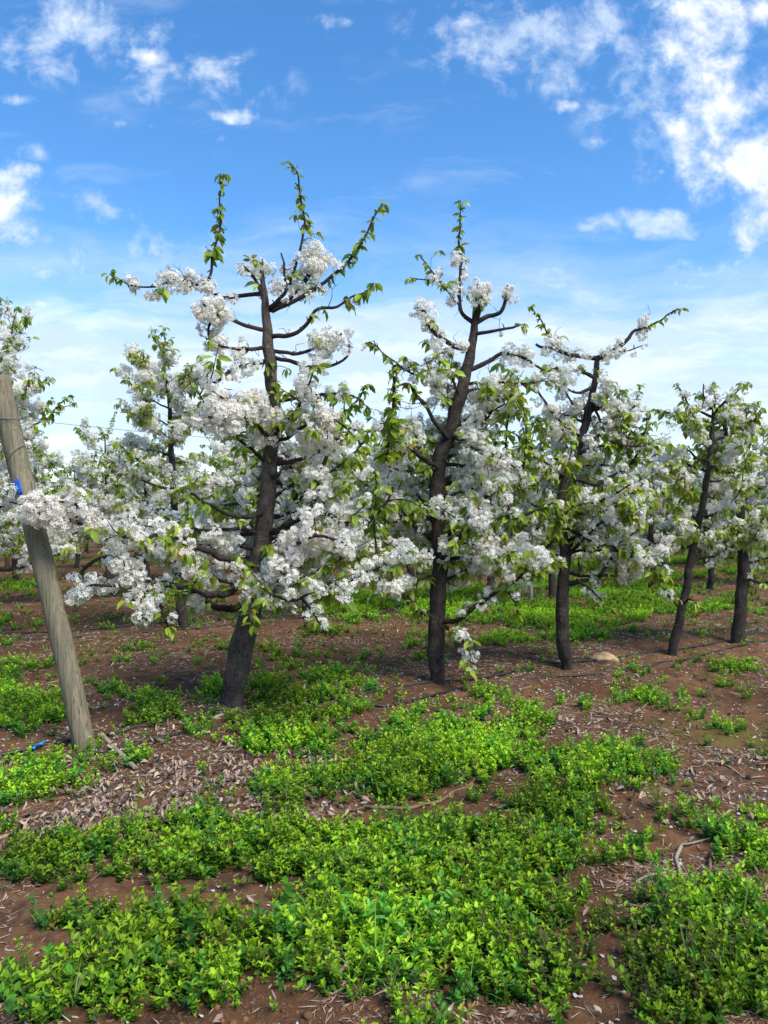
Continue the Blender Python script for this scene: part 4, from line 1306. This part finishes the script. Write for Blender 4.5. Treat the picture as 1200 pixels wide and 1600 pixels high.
def sprig(kind):
    """one little plant: a few stems, paired oval leaves, paler at the tips"""
    ac_ = Acc()
    ns = int(rng.integers(2, 5))
    for s in range(ns):
        a_ = rng.uniform(0, 6.28)
        h_ = rng.uniform(0.045, 0.115)
        sp = rng.uniform(0.1, 1.1)
        tip = np.array([math.cos(a_) * h_ * sp, math.sin(a_) * h_ * sp, h_])
        mid = tip * 0.5 + np.array([math.cos(a_), math.sin(a_), 0]) * h_ * sp * 0.18
        path, rr = smooth_path([(0, 0, -0.01), mid, tip], [0.0016, 0.0014, 0.0009], 0.035)
        tube(ac_, path, rr, 3, cols=np.array([[0.10, 0.19, 0.03]]), cap=False)
        nn = int(rng.integers(4, 8))
        for q in range(nn):
            t = (q + 1.0) / nn
            p = along(path, np.array([t]))[0]
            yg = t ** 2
            for sd_ in (0, 1, 2) if q == nn - 1 else (0, 1):
                aa = q * 1.3 + sd_ * (math.pi if q < nn - 1 else 2.1) + rng.normal(0, 0.35) + a_
                up = rng.uniform(-0.1, 0.6) + 0.65 * yg
                d = np.array([[math.cos(aa), math.sin(aa), up]])
                sz = rng.uniform(0.023, 0.040) * (1.0 - 0.42 * yg)
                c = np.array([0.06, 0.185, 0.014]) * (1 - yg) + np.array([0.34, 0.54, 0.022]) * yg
                c = c * rng.uniform(0.75, 1.25)
                if kind == 'broad':
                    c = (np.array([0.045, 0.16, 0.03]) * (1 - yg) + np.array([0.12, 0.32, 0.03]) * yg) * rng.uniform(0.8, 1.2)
                    sz *= 1.35
                if rng.random() < 0.03:
                    c = np.array([0.42, 0.36, 0.07])
                if kind == 'tired' and rng.random() < 0.45:
                    c = np.array([0.16, 0.15, 0.05]) * rng.uniform(0.7, 1.2)
                T_ = HL[int(rng.integers(0, 4))]
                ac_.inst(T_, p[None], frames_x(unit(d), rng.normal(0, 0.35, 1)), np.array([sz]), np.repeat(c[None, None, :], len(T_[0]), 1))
    return np.concatenate(ac_.v), np.concatenate(ac_.loops), np.concatenate(ac_.sizes), np.concatenate(ac_.cols)


def grass_tuft():
    ac_ = Acc()
    for s in range(int(rng.integers(4, 9))):
        a_ = rng.uniform(0, 6.28)
        h_ = rng.uniform(0.07, 0.17)
        o_ = np.array([math.cos(a_), math.sin(a_), 0])
        w_ = np.array([-math.sin(a_), math.cos(a_), 0]) * rng.uniform(0.0018, 0.0032)
        sp = rng.uniform(0.2, 1.0) * h_
        V = []
        for u in (0, .4, .75):
            c = o_ * sp * u * u + np.array([0, 0, h_ * (u - 0.25 * u * u * sp / h_)])
            V += [c - w_ * (1 - .4 * u), c + w_ * (1 - .4 * u)]
        V.append(o_ * sp + np.array([0, 0, h_ * (1 - 0.3 * sp / h_)]))
        c = np.array([0.12, 0.25, 0.03]) if rng.random() < .75 else np.array([0.30, 0.26, 0.12])
        ac_.add(V, [0, 1, 3, 2, 2, 3, 5, 4, 4, 5, 6], [4, 4, 3], (c * rng.uniform(.7, 1.3))[None])
    return np.concatenate(ac_.v), np.concatenate(ac_.loops), np.concatenate(ac_.sizes), np.concatenate(ac_.cols)


SPRIGS = [sprig('fresh') for _ in range(24)] + [sprig('broad') for _ in range(6)] + [grass_tuft() for _ in range(3)]
TIRED = [sprig('tired') for _ in range(6)]


def herbs(lo, hi, per_m2, thr, sc):
    area_w = 0.56 * hi + 1.2
    n = int((hi - lo) * 2 * area_w * per_m2)
    x = rng.uniform(-area_w, area_w, n)
    y = rng.uniform(lo, hi, n)
    ok = np.abs(x) < 0.56 * y + 1.2
    x, y = x[ok], y[ok]
    g_ = green(x, y)
    g_ = g_ + 0.5 * fbm(x, y, 0.13, 2, 161)
    keep = rng.random(len(x)) < np.clip((g_ - thr + 0.1) * 1.5, 0.0, 1) ** 1.3
    keep |= (rng.random(len(x)) < (0.012 if hi < 8 else 0.03))
    x, y, g_ = x[keep], y[keep], g_[keep]
    z = height(x, y)
    size = sc * np.clip(0.75 + 0.3 * (g_ - thr), 0.55, 1.1) * rng.uniform(0.6, 1.45, len(x))
    return x, y, z, size


acc_h = Acc()
for lo, hi, dn, thr, sc in ((1.75, 4.2, 640, 0.26, 0.92), (4.2, 6.5, 520, 0.28, 0.9), (6.5, 10.0, 360, 0.32, 0.95), (10.0, 16.0, 260, 0.30, 1.0), (16, 34, 70, 0.36, 1.3)):
    x, y, z, size = herbs(lo, hi, dn, thr, sc)
    tired_w = np.exp(-(((x - G(980, 1500)[0]) / 0.3) ** 2 + ((y - 2.62) / 0.25) ** 2)) * 0.8
    pick = rng.integers(0, len(SPRIGS), len(x))
    pick = np.where(rng.random(len(x)) < tired_w + 0.03, len(SPRIGS) + rng.integers(0, len(TIRED), len(x)), pick)
    allsp = SPRIGS + TIRED
    patch = 1.0 + 0.9 * fbm(x, y, 0.8, 2, 140)
    for k, sp in enumerate(allsp):
        s = np.nonzero(pick == k)[0]
        if len(s) == 0:
            continue
        n = len(s)
        an = rng.uniform(0, 6.28, n)
        lean = rng.normal(0, 0.18, (n, 2))
        nz3 = unit(np.stack([lean[:, 0], lean[:, 1], np.ones(n)], 1))
        V_, L_, S_, C_ = sp
        tone = patch[s][:, None, None] * rng.uniform(0.85, 1.15, (n, 1, 1))
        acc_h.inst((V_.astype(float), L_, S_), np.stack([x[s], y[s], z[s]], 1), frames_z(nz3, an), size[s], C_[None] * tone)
hb = link('ground_cover', acc_h.mesh('ground_cover', [M_HERB], False))
tag(hb, 'bright green low herbs spreading in patches over the soil', 'herbs', None, 'stuff')

# ------------------------------------------------------------------ litter: twigs, dry leaves, petals
def scatter(n, lo, hi, wfun, power=1.0):
    u = rng.random(n)
    y = lo * (hi / lo) ** u if power == 1.0 else lo + (hi - lo) * u
    x = rng.uniform(-1, 1, n) * (0.56 * y + 0.9)
    k = rng.random(n) < wfun(x, y)
    return x[k], y[k]


BOX = template([(-.5, -.5, -.5), (.5, -.5, -.5), (.5, .5, -.5), (-.5, .5, -.5), (-.5, -.5, .5), (.5, -.5, .5), (.5, .5, .5), (-.5, .5, .5)],
               [(0, 3, 2, 1), (4, 5, 6, 7), (0, 1, 5, 4), (1, 2, 6, 5), (2, 3, 7, 6), (3, 0, 4, 7)])
SLIVER = template([(-.5, 0, .1), (-.2, -.5, .0), (.15, -.4, .1), (.5, 0, .0), (.2, .5, .1), (-.15, .4, 0), (-.5, 0, -.4), (.5, 0, -.4), (0, .1, .6)],
                  [(0, 1, 8), (1, 2, 8), (2, 3, 8), (3, 4, 8), (4, 5, 8), (5, 0, 8), (0, 6, 7, 3, 2, 1), (0, 5, 4, 3, 7, 6)])


def flat_frames(n, tilt):
    d = np.stack([np.cos(t := rng.uniform(0, 6.28, n)), np.sin(t), rng.normal(0, tilt, n)], 1)
    return frames_x(d, rng.normal(0, tilt * 2, n))


def lit_w(x, y):
    return np.clip(0.35 + 1.6 * fbm(x, y, 0.6, 3, 300), 0.05, 1.0)


acc_t = Acc()
x, y = scatter(150000, 1.9, 18.0, lit_w)
n = len(x)
ln = (rng.gamma(1.8, 0.018, n) + 0.006) * np.clip(0.55 + 0.12 * y, 0.8, 1.7)
R = flat_frames(n, 0.18)
R = R * np.stack([ln, rng.uniform(0.0025, 0.009, n) * np.clip(0.6 + 0.12 * y, 0.8, 1.8), rng.uniform(0.002, 0.0045, n)], 1)[:, None, :]
mixc = rng.random((n, 1))
cc = np.array([[0.12, 0.06, 0.03]]) * (1 - mixc) + np.array([[0.44, 0.33, 0.24]]) * mixc ** 1.3
acc_t.inst(SLIVER, np.stack([x, y, height(x, y) + 0.003], 1), R, np.ones(n), np.repeat(cc[:, None, :], len(SLIVER[0]), 1))
tag(link('wood_litter', acc_t.mesh('wood_litter', [M_LITTER], False)), 'brown chips and twigs littering the soil', 'litter', None, 'stuff')

# clods of soil
acc_c = Acc()
x, y = scatter(16000, 2.0, 12.0, lambda a_, b_: np.clip(0.4 + 1.5 * fbm(a_, b_, 0.5, 2, 410), 0.05, 1))
n = len(x)
ico = template([(0, 0, 1), (.89, 0, .45), (.28, .85, .45), (-.72, .53, .45), (-.72, -.53, .45), (.28, -.85, .45), (.72, .53, -.3), (-.28, .85, -.3), (-.89, 0, -.3), (-.28, -.85, -.3), (.72, -.53, -.3)],
               [(0, 1, 2), (0, 2, 3), (0, 3, 4), (0, 4, 5), (0, 5, 1), (1, 6, 2), (2, 7, 3), (3, 8, 4), (4, 9, 5), (5, 10, 1), (2, 6, 7), (3, 7, 8), (4, 8, 9), (5, 9, 10), (1, 10, 6)])
R = frames_z(rand_dirs(n) * 0.4 + np.array([0, 0, 1]), rng.uniform(0, 6, n)) * (rng.uniform(0.6, 1.4, (n, 1, 3)))
sz = 0.0025 + np.minimum(rng.gamma(1.3, 0.0028, n), 0.012)
cc = np.array([[0.135, 0.066, 0.029]]) * rng.uniform(0.55, 1.5, (n, 1))
acc_c.inst(ico, np.stack([x, y, height(x, y) + sz * 0.2], 1), R, sz, np.repeat(cc[:, None, :], 11, 1))
tag(link('soil_clods', acc_c.mesh('soil_clods', [M_LITTER], True)), 'small crumbs of red soil', 'soil', None, 'stuff')

# dry curled leaves, thick in the patch in front of the post
DRYLEAF = [leaf_template(dr, fo, wi) for dr, fo, wi in ((-0.9, 1.5, 0.2), (1.1, 1.8, 0.24), (-1.6, 1.2, 0.17))]
LIT = [(215, 1245, 150, 60, 1.3), (310, 1220, 170, 50, 1.0), (390, 1260, 120, 50, 1.1), (140, 1290, 110, 45, 1.0), (520, 1290, 40, 20, .5), (460, 1100, 40, 12, .5), (500, 1095, 60, 10, .4), (960, 1130, 160, 25, .16), (1130, 1230, 90, 50, .3),
       (640, 985, 160, 25, .25), (250, 1160, 60, 25, .3), (1060, 1280, 90, 40, .15), (100, 1200, 100, 30, .3), (1000, 1240, 60, 20, .2)]


def dry_w(x, y):
    px, py = project(x, y, height(x, y))
    s = np.zeros_like(px)
    for (cx, cy, rx, ry, am_) in LIT:
        s = np.maximum(s, am_ * np.exp(-(((px - cx) / rx) ** 2 + ((py - cy) / ry) ** 2)))
    return np.clip(s * (0.5 + 2.0 * fbm(x, y, 0.22, 3, 501)), 0.008, 1)


acc_d = Acc()
x, y = scatter(95000, 2.0, 12.0, dry_w)
n = len(x)
which = rng.integers(0, 3, n)
R = flat_frames(n, 0.35)
cc = np.array([[0.50, 0.375, 0.285]]) * rng.uniform(0.18, 1.15, (n, 1)) * np.array([1, 1, 1]) + rng.uniform(-.02, .02, (n, 3))
for k in range(3):
    s = which == k
    acc_d.inst(DRYLEAF[k], np.stack([x[s], y[s], height(x[s], y[s]) + rng.uniform(0.004, 0.022, s.sum())], 1), R[s], rng.uniform(0.028, 0.062, s.sum()), np.repeat(np.clip(cc[s], .05, 1)[:, None, :], 8, 1))
tag(link('leaf_litter', acc_d.mesh('leaf_litter', [M_DRY], False)), 'dry curled beige leaves on the ground', 'litter', None, 'stuff')

# fallen petals
PET = template([(-.5, -.2, 0), (0, -.45, .12), (.5, -.15, 0), (.5, .2, .05), (0, .45, .14), (-.4, .25, 0)], [(0, 1, 4, 5), (1, 2, 3, 4)])


def pet_w(x, y):
    d = (y - ROW_Y0 - ROW_SLOPE * x) / ROW_STEP
    k = d - np.round(d)
    return np.clip(0.2 + 0.9 * np.exp(-((k * ROW_STEP / 1.1) ** 2)) * np.clip(0.55 + 1.3 * fbm(x, y, 0.5, 2, 600), 0.1, 1.2), 0, 1) * np.clip((y - 2.9) * 0.5, 0.05, 1)


acc_p = Acc()
x, y = scatter(26000, 2.2, 15.0, pet_w)
n = len(x)
R = flat_frames(n, 0.15)
cc = np.array([[0.8, 0.77, 0.74]]) * rng.uniform(0.7, 1.05, (n, 1))
acc_p.inst(PET, np.stack([x, y, height(x, y) + rng.uniform(0.004, 0.01, n)], 1), R, rng.uniform(0.010, 0.021, n), np.repeat(cc[:, None, :], 6, 1))
tag(link('fallen_petals', acc_p.mesh('fallen_petals', [M_PETAL], False)), 'white fallen petals dotted over the soil', 'petals', None, 'stuff')
